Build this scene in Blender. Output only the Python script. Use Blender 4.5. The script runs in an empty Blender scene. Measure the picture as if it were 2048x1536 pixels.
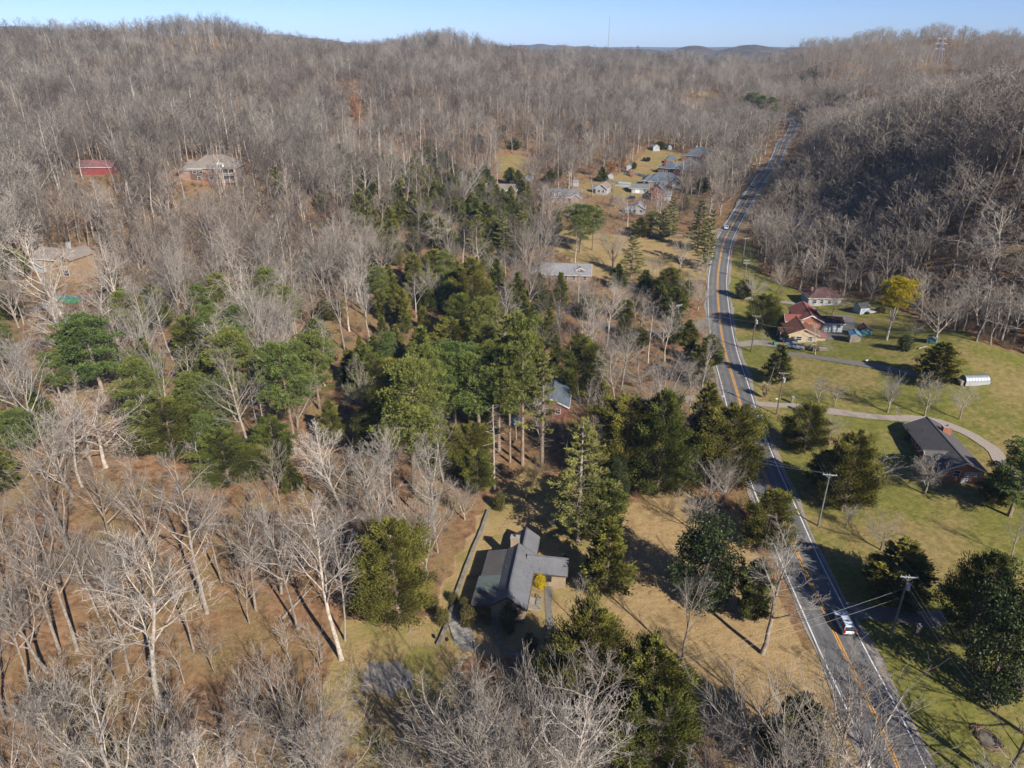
import bpy, math, random
import numpy as np
from mathutils import Vector

# ------------------------------------------------------------------ camera, world, sun, exposure
SC = bpy.context.scene
COL = SC.collection
R = math.radians
CAM_H, PITCH, FPX, PW, PH = 80.0, R(25.5), 1420.0, 2048, 1536
cd = bpy.data.cameras.new("camera"); cam = bpy.data.objects.new("camera", cd); COL.objects.link(cam)
cam.location = (0, 0, CAM_H); cam.rotation_euler = (R(90) - PITCH, 0, 0)
cd.sensor_width = 36.0; cd.lens = 36.0 * FPX / PW; cd.clip_start = 0.5; cd.clip_end = 60000
SC.camera = cam
SUN_AZ = math.atan2(0.585, -0.811)      # compass angle of the sun measured from +Y towards +X
SUN_EL = R(33.5)
W = bpy.data.worlds.new("World"); SC.world = W; W.use_nodes = True
wn = W.node_tree.nodes; wl = W.node_tree.links
sky = wn.new("ShaderNodeTexSky"); sky.sky_type = 'NISHITA'; sky.sun_disc = False
sky.sun_elevation = SUN_EL; sky.sun_rotation = SUN_AZ; sky.altitude = 0; sky.air_density = 0.7; sky.dust_density = 0.3; sky.ozone_density = 8.0
wn["Background"].inputs["Strength"].default_value = 0.060
st_ = wn.new("ShaderNodeMix"); st_.data_type = 'RGBA'; st_.blend_type = 'MULTIPLY'; st_.inputs[0].default_value = 1.0; st_.inputs[7].default_value = (1.10, 1.0, 1.12, 1)
wl.new(sky.outputs[0], st_.inputs[6]); wl.new(st_.outputs[2], wn["Background"].inputs["Color"])
ld = bpy.data.lights.new("sun", 'SUN'); sun = bpy.data.objects.new("sun", ld); COL.objects.link(sun)
ld.energy = 5.0; ld.angle = R(0.53); ld.color = (1.0, 0.93, 0.82)
sv = Vector((math.sin(SUN_AZ) * math.cos(SUN_EL), math.cos(SUN_AZ) * math.cos(SUN_EL), math.sin(SUN_EL)))
sun.rotation_euler = sv.to_track_quat('Z', 'Y').to_euler(); sun.location = (200, -200, 300)
SC.view_settings.view_transform = 'Standard'; SC.view_settings.look = 'None'
SC.view_settings.exposure = 1.0; SC.view_settings.gamma = 1.0
SC.cycles.max_bounces = 5; SC.cycles.diffuse_bounces = 2; SC.cycles.glossy_bounces = 2
SC.cycles.transmission_bounces = 2; SC.cycles.volume_bounces = 0; SC.cycles.transparent_max_bounces = 4
SC.cycles.use_denoising = True; SC.cycles.denoiser = 'OPENIMAGEDENOISE'; SC.cycles.denoising_prefilter = 'ACCURATE'; SC.cycles.denoising_input_passes = 'RGB_ALBEDO_NORMAL'

# ------------------------------------------------------------------ picture <-> place
sP, cP = math.sin(PITCH), math.cos(PITCH)
def ray(px, py):
    u, v = (px - PW / 2) / FPX, (py - PH / 2) / FPX
    return u, cP - sP * v, -(sP + cP * v)          # x, y, z per unit of depth
def at_y(px, py, Y):
    x, y, z = ray(px, py); t = Y / y
    return (x * t, Y, CAM_H + z * t)
def at_z(px, py, Z):
    x, y, z = ray(px, py); t = (Z - CAM_H) / z
    return (x * t, y * t, Z)
def project(X, Y, Z):
    dz = Z - CAM_H
    dep = Y * cP - dz * sP; up = Y * sP + dz * cP
    return PW / 2 + FPX * X / dep, PH / 2 - FPX * up / dep, dep

# ------------------------------------------------------------------ terrain: a smooth sheet through surveyed heights
_c = []
for px, py, z in [(1820, 1536, 0), (1665, 1256, 0), (1590, 1080, 0), (1500, 850, 0), (1450, 700, 0), (1435, 600, 0), (1440, 490, 1), (1470, 420, 3.5),
                  (1530, 340, 9), (1580, 270, 14), (1588, 245, 17), (2000, 700, 0), (2040, 1100, 0), (2040, 1500, -1), (1700, 640, 0), (1900, 700, 0), (1800, 900, 0),
                  (1900, 1300, 0), (1030, 1150, 0.5), (1040, 1300, 0), (1300, 1200, 0), (1000, 1536, 0), (500, 1536, 1.5), (0, 1536, 4), (600, 1250, 2),
                  (250, 1300, 4), (0, 1150, 8), (450, 950, 6), (800, 850, 2.5), (1110, 800, 1), (1130, 550, 1.5), (147, 712, 14), (130, 560, 16), (0, 700, 18),
                  (700, 640, 6), (430, 345, 30), (200, 345, 30), (0, 345, 32), (700, 420, 16), (1000, 390, 6), (1118, 400, 4), (1200, 385, 4), (1325, 360, 5),
                  (1400, 320, 10), (1300, 300, 12), (1040, 320, 12),
                  (1850, 640, 0.5), (1990, 672, 1), (1700, 575, 0.5), (1560, 520, 0.5)]:
    _c.append(at_z(px, py, z))
for px, py, t in [(0, 106, 700), (150, 99, 760), (300, 76, 760), (420, 84, 800), (520, 110, 850), (650, 124, 930), (760, 120, 980), (870, 94, 1000), (940, 104, 1050), (1050, 132, 1100),
                  (1200, 123, 1200), (1350, 126, 1300), (1400, 132, 1350), (1440, 146, 1250), (1490, 150, 1150), (1500, 147, 1350), (1545, 140, 1150), (1575, 122, 1150), (1470, 165, 1000), (1600, 118, 1120), (1720, 106, 1020), (1860, 99, 980),
                  (1960, 114, 900), (2048, 122, 820), (-250, 100, 760), (2300, 122, 800),
                  (300, 220, 480), (0, 250, 430), (500, 220, 520), (710, 260, 480), (710, 165, 640), (900, 190, 620), (1060, 230, 560), (1200, 200, 800), (1400, 180, 900),
                  (1500, 225, 720), (1300, 150, 1000), (-250, 250, 420),
                  (1640, 315, 420), (1720, 285, 360), (1810, 262, 330), (2048, 250, 310), (2300, 250, 300), (1760, 440, 290), (1850, 400, 262), (2048, 470, 220), (1950, 590, 198), (1700, 430, 320),
                  (1690, 215, 600), (1720, 150, 780), (1880, 150, 720), (2048, 150, 660), (2300, 190, 560)]:
    x, y, z = ray(px, py); _c.append((x * t, y * t, CAM_H + z * t))
_c += [(255, 470, 22), (350, 450, 24), (200, 520, 20), (330, 540, 30), (0, -60, 0), (250, -60, 0), (-250, -60, 12), (60, 0, 0), (-60, 20, 1), (-160, 60, 9), (200, 60, 0), (-420, 150, 36), (330, 150, 26), (-330, 60, 22), (260, 20, 6),
       (-700, 1300, 60), (0, 1500, 45), (300, 1600, 34), (520, 1500, 30), (900, 1400, 60), (-1100, 600, 80), (1100, 500, 60), (600, 1900, 36), (-300, 1900, 40)]
_c = np.array(_c, float)
_S = 100.0
def _U(r2):
    return 0.5 * r2 * np.log(np.maximum(r2, 1e-12))
def _tps(P, z, lam):
    n = len(P); d2 = ((P[:, None] - P[None]) ** 2).sum(-1)
    A = np.zeros((n + 3, n + 3)); A[:n, :n] = _U(d2) + lam * np.eye(n); A[:n, n] = 1; A[:n, n + 1:] = P
    A[n, :n] = 1; A[n + 1:, :n] = P.T
    return np.linalg.solve(A, np.concatenate([z, np.zeros(3)]))
_P = _c[:, :2] / _S
_w = _tps(_P, _c[:, 2], 0.02)
def sstep(a, b, x):
    t = np.clip((x - a) / (b - a), 0, 1); return t * t * (3 - 2 * t)
# far ridges that close the view, each one a long gentle swell: centre x, y, height, half length, half depth
RIDGES = [(910, 3000, 84, 170, 200), (690, 2950, 80, 110, 150), (1250, 3300, 70, 300, 250), (560, 3500, 66, 220, 200), (-3900, 6000, 222, 900, 700), (-2200, 6100, 172, 1100, 400), (-1500, 5200, 128, 650, 400), (-700, 5600, 98, 600, 400),
          (150, 5000, 84, 700, 400), (1900, 6200, 70, 900, 400), (3200, 6100, 80, 900, 400), (0, 6300, 44, 6000, 400)]
ROAD_PX = [(1900, 1690), (1796, 1536), (1741, 1404), (1690, 1319), (1668, 1262), (1618, 1161), (1584, 1086), (1556, 1011), (1539, 975), (1513, 910), (1492, 848), (1478, 799), (1467, 760), (1454, 720), (1444, 674), (1437, 615), (1435, 576), (1437, 541), (1447, 486), (1462, 455), (1482, 420),
           (1493, 403), (1519, 362), (1553, 318), (1582, 265), (1590, 246), (1584, 238), (1570, 232), (1560, 226)]
ROAD = None
def height(X, Y, far=True):
    X = np.asarray(X, float); Y = np.asarray(Y, float)
    sh = X.shape; x = X.ravel() / _S; y = Y.ravel() / _S
    out = np.empty(x.shape)
    for i in range(0, len(x), 20000):
        xs, ys = x[i:i + 20000], y[i:i + 20000]
        d2 = (xs[:, None] - _P[None, :, 0]) ** 2 + (ys[:, None] - _P[None, :, 1]) ** 2
        out[i:i + 20000] = _U(d2) @ _w[:-3] + _w[-3] + _w[-2] * xs + _w[-1] * ys
    X = X.ravel(); Y = Y.ravel()
    base = 36 + 6 * np.sin(X / 410) * np.sin(Y / 530)
    for cx, cy, h, a, b in RIDGES:
        base = np.maximum(base, 30 + (h - 30) * np.exp(-((X - cx) / a) ** 2 - ((Y - cy) / b) ** 2) * (1 + .05 * np.sin(X / 60 + cy) + .05 * np.sin(X / 23)))
    r = np.hypot(X, Y - 300)
    k = sstep(1250, 1700, r)
    # gullies and swells on the wooded slopes only
    hill = sstep(14, 45, out)
    out = out + hill * (4.6 * np.sin(X / 52 + 1.1) * np.sin(Y / 66 + .5) + 3.4 * np.sin(X / 27 + Y / 83) * np.sin(Y / 41 - X / 120 + 1) + 1.6 * np.sin(X / 15 - Y / 25))
    east = sstep(170, 280, X) * sstep(500, 640, Y)
    out = out + east * (7.5 * np.sin(X / 34 + Y / 75) * np.cos(X / 95 - .6) + 3.5 * np.sin(X / 16 - Y / 60))
    return (out * (1 - k) + base * k).reshape(sh)
def hgt(x, y):
    return float(height(np.array([x]), np.array([y]))[0])
_T = np.concatenate([np.arange(40, 400, 1.5), np.arange(400, 1700, 6.0)])
def ground(px, py):
    x, y, z = ray(px, py)
    X, Y, Z = x * _T, y * _T, CAM_H + z * _T
    d = Z - height(X, Y)
    i = int(np.argmax(d < 0)) if (d < 0).any() else len(_T) - 1
    if i == 0: t = _T[0]
    else:
        a, b = d[i - 1], d[i]; t = _T[i - 1] + (_T[i] - _T[i - 1]) * a / max(a - b, 1e-6)
    return (x * t, y * t, hgt(x * t, y * t))
def tall(px, py, pt, g=None):                       # height of an upright thing whose foot is at py and whose top is seen at pt
    g = g or ground(px, py)
    q = at_y(px, pt, g[1]); return q[2] - g[2]

# ------------------------------------------------------------------ materials
MATS = {}
def nt(name):
    m = bpy.data.materials.new(name); m.use_nodes = True; t = m.node_tree; b = t.nodes["Principled BSDF"]; MATS[name] = m
    return m, t, b
def mix(t, fac, a, b, mode='MIX'):
    n = t.nodes.new("ShaderNodeMix"); n.data_type = 'RGBA'; n.blend_type = mode
    for s, v in ((n.inputs[0], fac), (n.inputs[6], a), (n.inputs[7], b)):
        if hasattr(v, "node"): t.links.new(v, s)
        elif isinstance(v, (int, float)): s.default_value = v
        else: s.default_value = (*v, 1)
    return n.outputs[2]
def noise(t, scale, detail=3, rough=.6, co=None):
    n = t.nodes.new("ShaderNodeTexNoise"); n.inputs["Scale"].default_value = scale; n.inputs["Detail"].default_value = detail; n.inputs["Roughness"].default_value = rough
    if co is None:
        g = t.nodes.get("geo") or t.nodes.new("ShaderNodeNewGeometry"); g.name = "geo"; co = g.outputs["Position"]
    t.links.new(co, n.inputs["Vector"]); return n.outputs["Fac"]
def objco(t):
    n = t.nodes.get("tc") or t.nodes.new("ShaderNodeTexCoord"); n.name = "tc"; return n.outputs["Object"]
def ramp(t, v, lo, hi):
    n = t.nodes.new("ShaderNodeMapRange"); n.interpolation_type = 'SMOOTHSTEP'; n.clamp = True
    t.links.new(v, n.inputs[0]); n.inputs[1].default_value = lo; n.inputs[2].default_value = hi; return n.outputs[0]
def mth(t, op, a, b=0.0):
    n = t.nodes.new("ShaderNodeMath"); n.operation = op
    for s, v in ((n.inputs[0], a), (n.inputs[1], b)):
        if hasattr(v, "node"): t.links.new(v, s)
        else: s.default_value = v
    return n.outputs[0]
def bump(t, b, h, strength=.5, dist=.1):
    n = t.nodes.new("ShaderNodeBump"); n.inputs["Strength"].default_value = strength; n.inputs["Distance"].default_value = dist
    t.links.new(h, n.inputs["Height"]); t.links.new(n.outputs[0], b.inputs["Normal"])
def sc3(c, k): return tuple(min(1, x * k) for x in c)
def plain(name, c, rough=.8, var=.25, scale=1.5, spec=.3, metal=0.0, local=True):
    m, t, b = nt(name)
    co = objco(t) if local else None
    f = ramp(t, noise(t, scale, 5, .65, co), .3, .7)
    t.links.new(mix(t, f, sc3(c, 1 - var), sc3(c, 1 + var)), b.inputs["Base Color"])
    b.inputs["Roughness"].default_value = rough; b.inputs["Specular IOR Level"].default_value = spec; b.inputs["Metallic"].default_value = metal
    return m
def tree_mat(name, c1, c2, rough=.85, attr=False, dark=.38, trans=0.0, spec=.15):
    m, t, b = nt(name)
    oi = t.nodes.new("ShaderNodeObjectInfo")
    col = mix(t, oi.outputs["Random"], c1, c2)
    if not attr:                                      # stands of different species differ in bark colour
        st = ramp(t, noise(t, .011, 3, .6, oi.outputs["Location"]), .36, .64)
        col = mix(t, st, mix(t, 1.0, col, (1.06, 1.03, 1.0), 'MULTIPLY'), mix(t, 1.0, col, (.86, .79, .75), 'MULTIPLY'))
    if attr:
        a = t.nodes.new("ShaderNodeAttribute"); a.attribute_name = "tint"
        col = mix(t, a.outputs["Fac"], mix(t, 1.0, col, (dark, dark, dark), 'MULTIPLY'), mix(t, 1.0, col, (1.35, 1.3, 1.1), 'MULTIPLY'))
    else:
        f = noise(t, 2.2, 4, .7, objco(t)); col = mix(t, ramp(t, f, .35, .65), mix(t, 1.0, col, (.7, .7, .7), 'MULTIPLY'), mix(t, 1.0, col, (1.25, 1.25, 1.25), 'MULTIPLY'))
    t.links.new(col, b.inputs["Base Color"]); b.inputs["Roughness"].default_value = rough; b.inputs["Specular IOR Level"].default_value = spec
    return m
BARK = tree_mat("bark_trunk", (.27, .23, .19), (.38, .34, .29))
LIMB = tree_mat("bark_limb", (.40, .36, .32), (.54, .50, .45))
TWIG = tree_mat("bark_twig", (.285, .262, .232), (.385, .362, .325))
PALE = tree_mat("bark_pale", (.47, .42, .36), (.58, .53, .46))
SHADE_BARK = tree_mat("shaded_bark_trunk", (.15, .125, .105), (.21, .18, .155)); SHADE_TWIG = tree_mat("shaded_bark_twig", (.135, .112, .10), (.185, .158, .143))  # bark darkened to put the right hillside's shade into its colour
BROWNTWIG = tree_mat("brush_twig", (.22, .155, .11), (.28, .21, .15))
PINEBARK = tree_mat("pine_bark", (.28, .21, .16), (.36, .29, .23))
CEDARF = tree_mat("cedar_foliage", (.112, .138, .028), (.200, .188, .036), attr=True)
PINEF = tree_mat("pine_foliage", (.118, .178, .050), (.205, .228, .055), attr=True)
RUSTF = tree_mat("rusty_leaves", (.34, .14, .06), (.40, .19, .08), attr=True)
WPINEF = tree_mat("white_pine_foliage", (.175, .182, .058), (.205, .20, .062), attr=True)
MAGF = tree_mat("magnolia_foliage", (.050, .074, .022), (.066, .09, .026), attr=True, rough=.5, spec=.25)
YELF = tree_mat("yellow_needles", (.50, .41, .02), (.54, .45, .03), attr=True, dark=.45)
SHRUBF = tree_mat("shrub_foliage", (.13, .12, .035), (.17, .14, .05), attr=True)
YSHRUBF = tree_mat("yellow_shrub_foliage", (.60, .46, .015), (.64, .50, .02), attr=True, dark=.7)
DRYF = tree_mat("dry_plume", (.55, .46, .30), (.55, .46, .30), attr=True)

def brick(name, c1, c2, mortar, sc=3.2):
    m, t, b = nt(name)
    n = t.nodes.new("ShaderNodeTexBrick"); n.inputs["Scale"].default_value = sc
    n.inputs["Color1"].default_value = (*c1, 1); n.inputs["Color2"].default_value = (*c2, 1); n.inputs["Mortar"].default_value = (*mortar, 1); n.inputs["Mortar Size"].default_value = .015
    tc = t.nodes.new("ShaderNodeTexCoord"); sx = t.nodes.new("ShaderNodeSeparateXYZ"); cx = t.nodes.new("ShaderNodeCombineXYZ")
    t.links.new(tc.outputs["Object"], sx.inputs[0]); t.links.new(mth(t, 'ADD', sx.outputs[0], sx.outputs[1]), cx.inputs[0]); t.links.new(sx.outputs[2], cx.inputs[1])
    t.links.new(cx.outputs[0], n.inputs["Vector"])
    f = noise(t, .9, 5, .7, tc.outputs["Object"])
    t.links.new(mix(t, ramp(t, f, .3, .75), n.outputs["Color"], mix(t, 1.0, n.outputs["Color"], (.72, .7, .68), 'MULTIPLY')), b.inputs["Base Color"])
    b.inputs["Roughness"].default_value = .9
    return m
def shingle(name, c, var=.3):
    m, t, b = nt(name); co = objco(t)
    f1 = noise(t, 9, 4, .8, co); f2 = noise(t, .55, 4, .6, co)
    w = t.nodes.new("ShaderNodeTexWave"); w.wave_type = 'BANDS'; w.bands_direction = 'Z'; w.inputs["Scale"].default_value = 4.5; w.inputs["Distortion"].default_value = 1.2; w.inputs["Detail"].default_value = 2
    t.links.new(co, w.inputs["Vector"])
    col = mix(t, ramp(t, f1, .3, .7), sc3(c, 1 - var), sc3(c, 1 + var))
    col = mix(t, ramp(t, f2, .35, .7), col, mix(t, 1.0, col, (1.22, 1.2, 1.16), 'MULTIPLY'))
    col = mix(t, mth(t, 'MULTIPLY', w.outputs["Fac"], .25), col, sc3(c, .6))
    mp = t.nodes.new("ShaderNodeMapping"); mp.inputs["Scale"].default_value = (1.6, 1.6, .25); t.links.new(co, mp.inputs[0]); f3 = noise(t, 1.0, 5, .75, mp.outputs[0])
    col = mix(t, ramp(t, f3, .52, .74), col, mix(t, 1.0, col, (.58, .57, .56), 'MULTIPLY')); col = mix(t, ramp(t, noise(t, 2.6, 5, .8, co), .62, .74), col, (.24, .17, .11))
    t.links.new(col, b.inputs["Base Color"]); b.inputs["Roughness"].default_value = .88; b.inputs["Specular IOR Level"].default_value = .3; bump(t, b, f1, .4, .03)
    return m
M_SHGREY = shingle("shingle_grey", (.165, .170, .188)); M_SHDARK = shingle("shingle_dark", (.112, .104, .106)); M_SHBLUE = shingle("shingle_slate_blue", (.105, .135, .175))
M_SHTEAL = shingle("shingle_weathered_teal", (.13, .165, .16)); M_SHRED = shingle("shingle_red", (.25, .082, .062)); M_SHBROWN = shingle("shingle_brown", (.165, .068, .046))
M_SHDKRED = shingle("shingle_dark_red", (.095, .042, .044)); M_SHTAN = shingle("shingle_tan_grey", (.24, .205, .18)); M_SHLGREY = shingle("shingle_light_grey", (.26, .26, .28))
M_BRICK = brick("brick_orange", (.42, .15, .065), (.34, .11, .05), (.4, .3, .22)); M_BRICKR = brick("brick_red", (.30, .09, .065), (.25, .07, .055), (.35, .25, .2))
M_BRICKP = brick("brick_pink", (.36, .225, .175), (.31, .19, .15), (.4, .32, .27)); M_BRICKT = brick("brick_tan", (.38, .25, .145), (.33, .21, .12), (.45, .35, .22))
M_STONE = brick("fieldstone", (.48, .37, .24), (.38, .29, .19), (.33, .27, .2), 1.7)
M_STONEG = brick("grey_fieldstone", (.33, .29, .235), (.24, .21, .17), (.2, .17, .13), 1.9)
M_CREAM = plain("cream_siding", (.56, .43, .27), .7, .06); M_WHITE = plain("white_paint", (.66, .65, .63), .6, .05); M_SIDEW = plain("pale_siding", (.42, .43, .45), .7, .06)
M_SIDEB = plain("pale_blue_siding", (.42, .50, .58), .7, .08); M_TEAL = plain("teal_boards", (.08, .22, .23), .7, .2); M_DKBROWN = plain("dark_brown_trim", (.10, .055, .04), .7, .2)
M_WOOD = plain("weathered_wood", (.30, .26, .21), .9, .25, 3); M_DECK = plain("deck_boards", (.36, .33, .29), .9, .2, 3); M_POLE = plain("creosote_pole", (.17, .15, .12), .9, .25, 2)
M_POLEG = plain("grey_green_pole", (.17, .20, .185), .85, .2, 2); M_TIN = plain("galvanised_tin", (.34, .37, .40), .5, .15, 2, .4, .3); M_TINB = plain("blue_tin_roof", (.16, .34, .48), .5, .15, 2, .5, .2)
M_CONC = plain("concrete", (.36, .34, .31), .9, .18, 2); M_GREEN = plain("green_panel", (.05, .26, .12), .6, .15); M_REDP = plain("red_paint", (.28, .06, .055), .6, .15)
M_REDTIN = plain("red_tin_roof", (.23, .11, .105), .7, .2, .8); M_GLASSY = plain("window_glass", (.03, .035, .045), .12, .3, 1, .6); M_DARKIN = plain("dark_porch_interior", (.05, .04, .035), .9, .3)
M_RUBBER = plain("tyre_rubber", (.02, .02, .02), .85, .2); M_CARW = plain("white_car_paint", (.66, .72, .80), .25, .02, 1, .5); M_CARS = plain("silver_blue_car_paint", (.42, .50, .60), .3, .03, 1, .5, .35)
M_CARD = plain("dark_car_paint", (.035, .04, .055), .25, .1, 1, .5); M_CHROME = plain("bright_metal", (.6, .6, .6), .3, .1, 1, .5, .9); M_REDL = plain("red_lens", (.45, .02, .02), .3, .1)
M_CLEARL = plain("clear_lens", (.75, .75, .72), .2, .05); M_WIRE = plain("wire_metal", (.40, .41, .42), .6, .1); M_POOL = plain("pool_cover", (.32, .42, .46), .6, .1)
M_INS = plain("porcelain", (.42, .43, .44), .3, .1); M_BLACK = plain("black_plastic", (.02, .02, .02), .5, .2); M_STEEL = plain("lattice_steel", (.36, .37, .40), .6, .1, 1, .4)
M_TOWER = plain("pale_tower_block", (.45, .45, .47), .7, .1, .02); M_BLUET = plain("blue_tarp", (.04, .12, .30), .5, .2)

# ------------------------------------------------------------------ mesh helpers
class MB:
    def __init__(s): s.v = []; s.f = []; s.m = []
    def add(s, vs, fs, mi=0):
        o = len(s.v); s.v += [tuple(p) for p in vs]; s.f += [tuple(i + o for i in f) for f in fs]; s.m += [mi] * len(fs)
    def box(s, x0, x1, y0, y1, z0, z1, mi=0):
        s.add([(x0, y0, z0), (x1, y0, z0), (x1, y1, z0), (x0, y1, z0), (x0, y0, z1), (x1, y0, z1), (x1, y1, z1), (x0, y1, z1)],
              [(3, 2, 1, 0), (4, 5, 6, 7), (0, 1, 5, 4), (1, 2, 6, 5), (2, 3, 7, 6), (3, 0, 4, 7)], mi)
    def prism(s, poly, axis, a, b, mi=0):            # poly of 2-D points swept along an axis from a to b
        n = len(poly)
        def P(q, c): return {'x': (c, q[0], q[1]), 'y': (q[0], c, q[1]), 'z': (q[0], q[1], c)}[axis]
        vs = [P(q, a) for q in poly] + [P(q, b) for q in poly]
        s.add(vs, [tuple(range(n - 1, -1, -1)), tuple(range(n, 2 * n))] + [(i, (i + 1) % n, n + (i + 1) % n, n + i) for i in range(n)], mi)
    def tube(s, pts, rad, n=6, mi=0, cap=True):
        pts = [np.asarray(p, float) for p in pts]
        if not hasattr(rad, "__len__"): rad = [rad] * len(pts)
        o = len(s.v); ref = None
        for i, p in enumerate(pts):
            d = pts[min(i + 1, len(pts) - 1)] - pts[max(i - 1, 0)]; d = d / (np.linalg.norm(d) + 1e-9)
            if ref is None: ref = np.array([1., 0, 0]) if abs(d[0]) < .8 else np.array([0, 1., 0])
            a = ref - d * (ref @ d); a /= np.linalg.norm(a) + 1e-9; b = np.array([d[1] * a[2] - d[2] * a[1], d[2] * a[0] - d[0] * a[2], d[0] * a[1] - d[1] * a[0]]); ref = a
            for k in range(n):
                an = 2 * math.pi * k / n; q = p + rad[i] * (math.cos(an) * a + math.sin(an) * b); s.v.append((q[0], q[1], q[2]))
        for i in range(len(pts) - 1):
            for k in range(n):
                s.f.append((o + i * n + k, o + i * n + (k + 1) % n, o + (i + 1) * n + (k + 1) % n, o + (i + 1) * n + k)); s.m.append(mi)
        if cap:
            e = o + (len(pts) - 1) * n; s.f.append(tuple(range(e, e + n))); s.m.append(mi); s.f.append(tuple(range(o + n - 1, o - 1, -1))); s.m.append(mi)
    def mesh(s, name, mats):
        me = bpy.data.meshes.new(name); me.from_pydata(s.v, [], s.f)
        for m in (mats if isinstance(mats, (list, tuple)) else [mats]): me.materials.append(m)
        if any(s.m): me.polygons.foreach_set("material_index", s.m)
        me.update(); return me
    def build(s, name, mats, parent=None, loc=(0, 0, 0), smooth=False):
        me = s.mesh(name, mats)
        if smooth: me.polygons.foreach_set("use_smooth", [True] * len(me.polygons))
        return link(name, me, parent, loc)
def link(name, data, parent=None, loc=(0, 0, 0)):
    o = bpy.data.objects.new(name, data); COL.objects.link(o); o.location = loc
    if parent is not None: o.parent = parent
    return o
def tag(o, label=None, cat=None, group=None, kind=None):
    for k, v in (("label", label), ("category", cat), ("group", group), ("kind", kind)):
        if v: o[k] = v
    return o
def thing(name, label, cat, loc, rz=0.0, group=None):
    o = link(name, None, None, loc); o.rotation_euler = (0, 0, rz); o.empty_display_size = .5
    return tag(o, label, cat, group)
def quads_mesh(name, V, tint, mat, nv=4):             # a mesh of loose little faces from an (n, nv, 3) array
    n = len(V); me = bpy.data.meshes.new(name)
    me.vertices.add(n * nv); me.vertices.foreach_set("co", np.ascontiguousarray(V, np.float32).ravel())
    me.loops.add(n * nv); me.loops.foreach_set("vertex_index", np.arange(n * nv, dtype=np.int32))
    me.polygons.add(n); me.polygons.foreach_set("loop_start", np.arange(0, n * nv, nv, dtype=np.int32)); me.polygons.foreach_set("loop_total", np.full(n, nv, np.int32))
    at = me.attributes.new("tint", 'FLOAT', 'FACE'); at.data.foreach_set("value", np.asarray(tint, np.float32))
    me.materials.append(mat); me.update(calc_edges=True); me.validate(); return me

# ------------------------------------------------------------------ the ground sheet
def axis(lo, hi, step, far, grow):
    a = list(np.arange(lo, hi + .01, step)); s = step
    while a[-1] < far[1]: s *= grow; a.append(a[-1] + s)
    s = step
    while a[0] > far[0]: s *= grow; a.insert(0, a[0] - s)
    return np.array(a)
gx = axis(-190, 210, 1.6, (-16000, 16000), 1.045); gy = axis(30, 300, 1.6, (-400, 20000), 1.030)
GX, GY = np.meshgrid(gx, gy); GZ = height(GX, GY)
def world_poly(p): return np.array([ground(*q)[:2] for q in p])
def inside(poly, X, Y):
    r = np.zeros(X.shape, bool); n = len(poly)
    for i in range(n):
        x1, y1 = poly[i]; x2, y2 = poly[(i + 1) % n]
        c = ((y1 > Y) != (y2 > Y)) & (X < (x2 - x1) * (Y - y1) / ((y2 - y1) or 1e-9) + x1); r ^= c
    return r
FIELD = [(1865, 1560), (1702, 1265), (1604, 1060), (1530, 880), (1480, 760), (1460, 650), (1456, 570), (1468, 500), (1500, 480), (1520, 545), (1600, 585), (1690, 592), (1790, 612), (1870, 655), (1960, 685), (2060, 715), (2400, 800), (2700, 1200), (2400, 1600)]
LAWN = [(1790, 1560), (1595, 1265), (1522, 1130), (1484, 1040), (1400, 985), (1250, 1010), (1180, 1060), (1185, 1230), (1200, 1290), (1380, 1390), (1480, 1560)]
YARD = [(975, 1000), (1060, 930), (1180, 1000), (1240, 1060), (1200, 1300), (1100, 1320), (880, 1310), (860, 1240), (900, 1140)]
GLADE = [(690, 1230), (900, 1230), (930, 1330), (880, 1560), (720, 1560), (640, 1400)]
BACKYARD = [(1292, 300), (1345, 298), (1420, 335), (1410, 360), (1340, 392), (1260, 398), (1190, 392), (1140, 382), (1150, 366), (1200, 362), (1250, 340)]
PARK = [(1085, 470), (1110, 455), (1240, 470), (1330, 475), (1420, 480), (1425, 560), (1330, 560), (1200, 560), (1110, 500)]
SLOPEGRASS = [(990, 312), (1050, 308), (1075, 350), (1060, 368), (1000, 352)]
DIRT = [(325, 338), (400, 340), (425, 372), (380, 362), (330, 358)]
SCAR = [(708, 160), (714, 160), (728, 250), (720, 250), (709, 205)]
TANCUT = [(1378, 168), (1440, 186), (1436, 198), (1374, 178)]
WAYSIDE = [(1425, 470), (1520, 350), (1585, 250), (1600, 250), (1555, 350), (1480, 470)]
MG, MT, MD = np.zeros(GX.shape), np.zeros(GX.shape), np.zeros(GX.shape)
for poly, m, v in [(FIELD, MG, .62), (LAWN, MT, 1.), (LAWN, MG, .0), (YARD, MT, .8), (YARD, MG, .32), (GLADE, MT, .6), (GLADE, MG, .34), (BACKYARD, MG, .34), (BACKYARD, MT, .5), (PARK, MT, .75), (PARK, MG, .3), (SLOPEGRASS, MG, .36), (SLOPEGRASS, MT, .5), (DIRT, MD, 1.),
                   (SCAR, MD, .8), (TANCUT, MT, 1.), (WAYSIDE, MT, .7), (WAYSIDE, MG, .3)]:
    w = inside(world_poly(poly), GX, GY); m[w] = np.maximum(m[w], v)
FAR = sstep(1500, 2300, np.hypot(GX, GY))
nx, ny = len(gx), len(gy)
gm = bpy.data.meshes.new("ground"); gm.vertices.add(nx * ny); gm.vertices.foreach_set("co", np.stack([GX, GY, GZ], -1).astype(np.float32).ravel())
ii = (np.arange(ny - 1)[:, None] * nx + np.arange(nx - 1)[None]).ravel(); nq = len(ii)
gm.loops.add(nq * 4); gm.loops.foreach_set("vertex_index", np.stack([ii, ii + 1, ii + nx + 1, ii + nx], -1).astype(np.int32).ravel())
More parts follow.
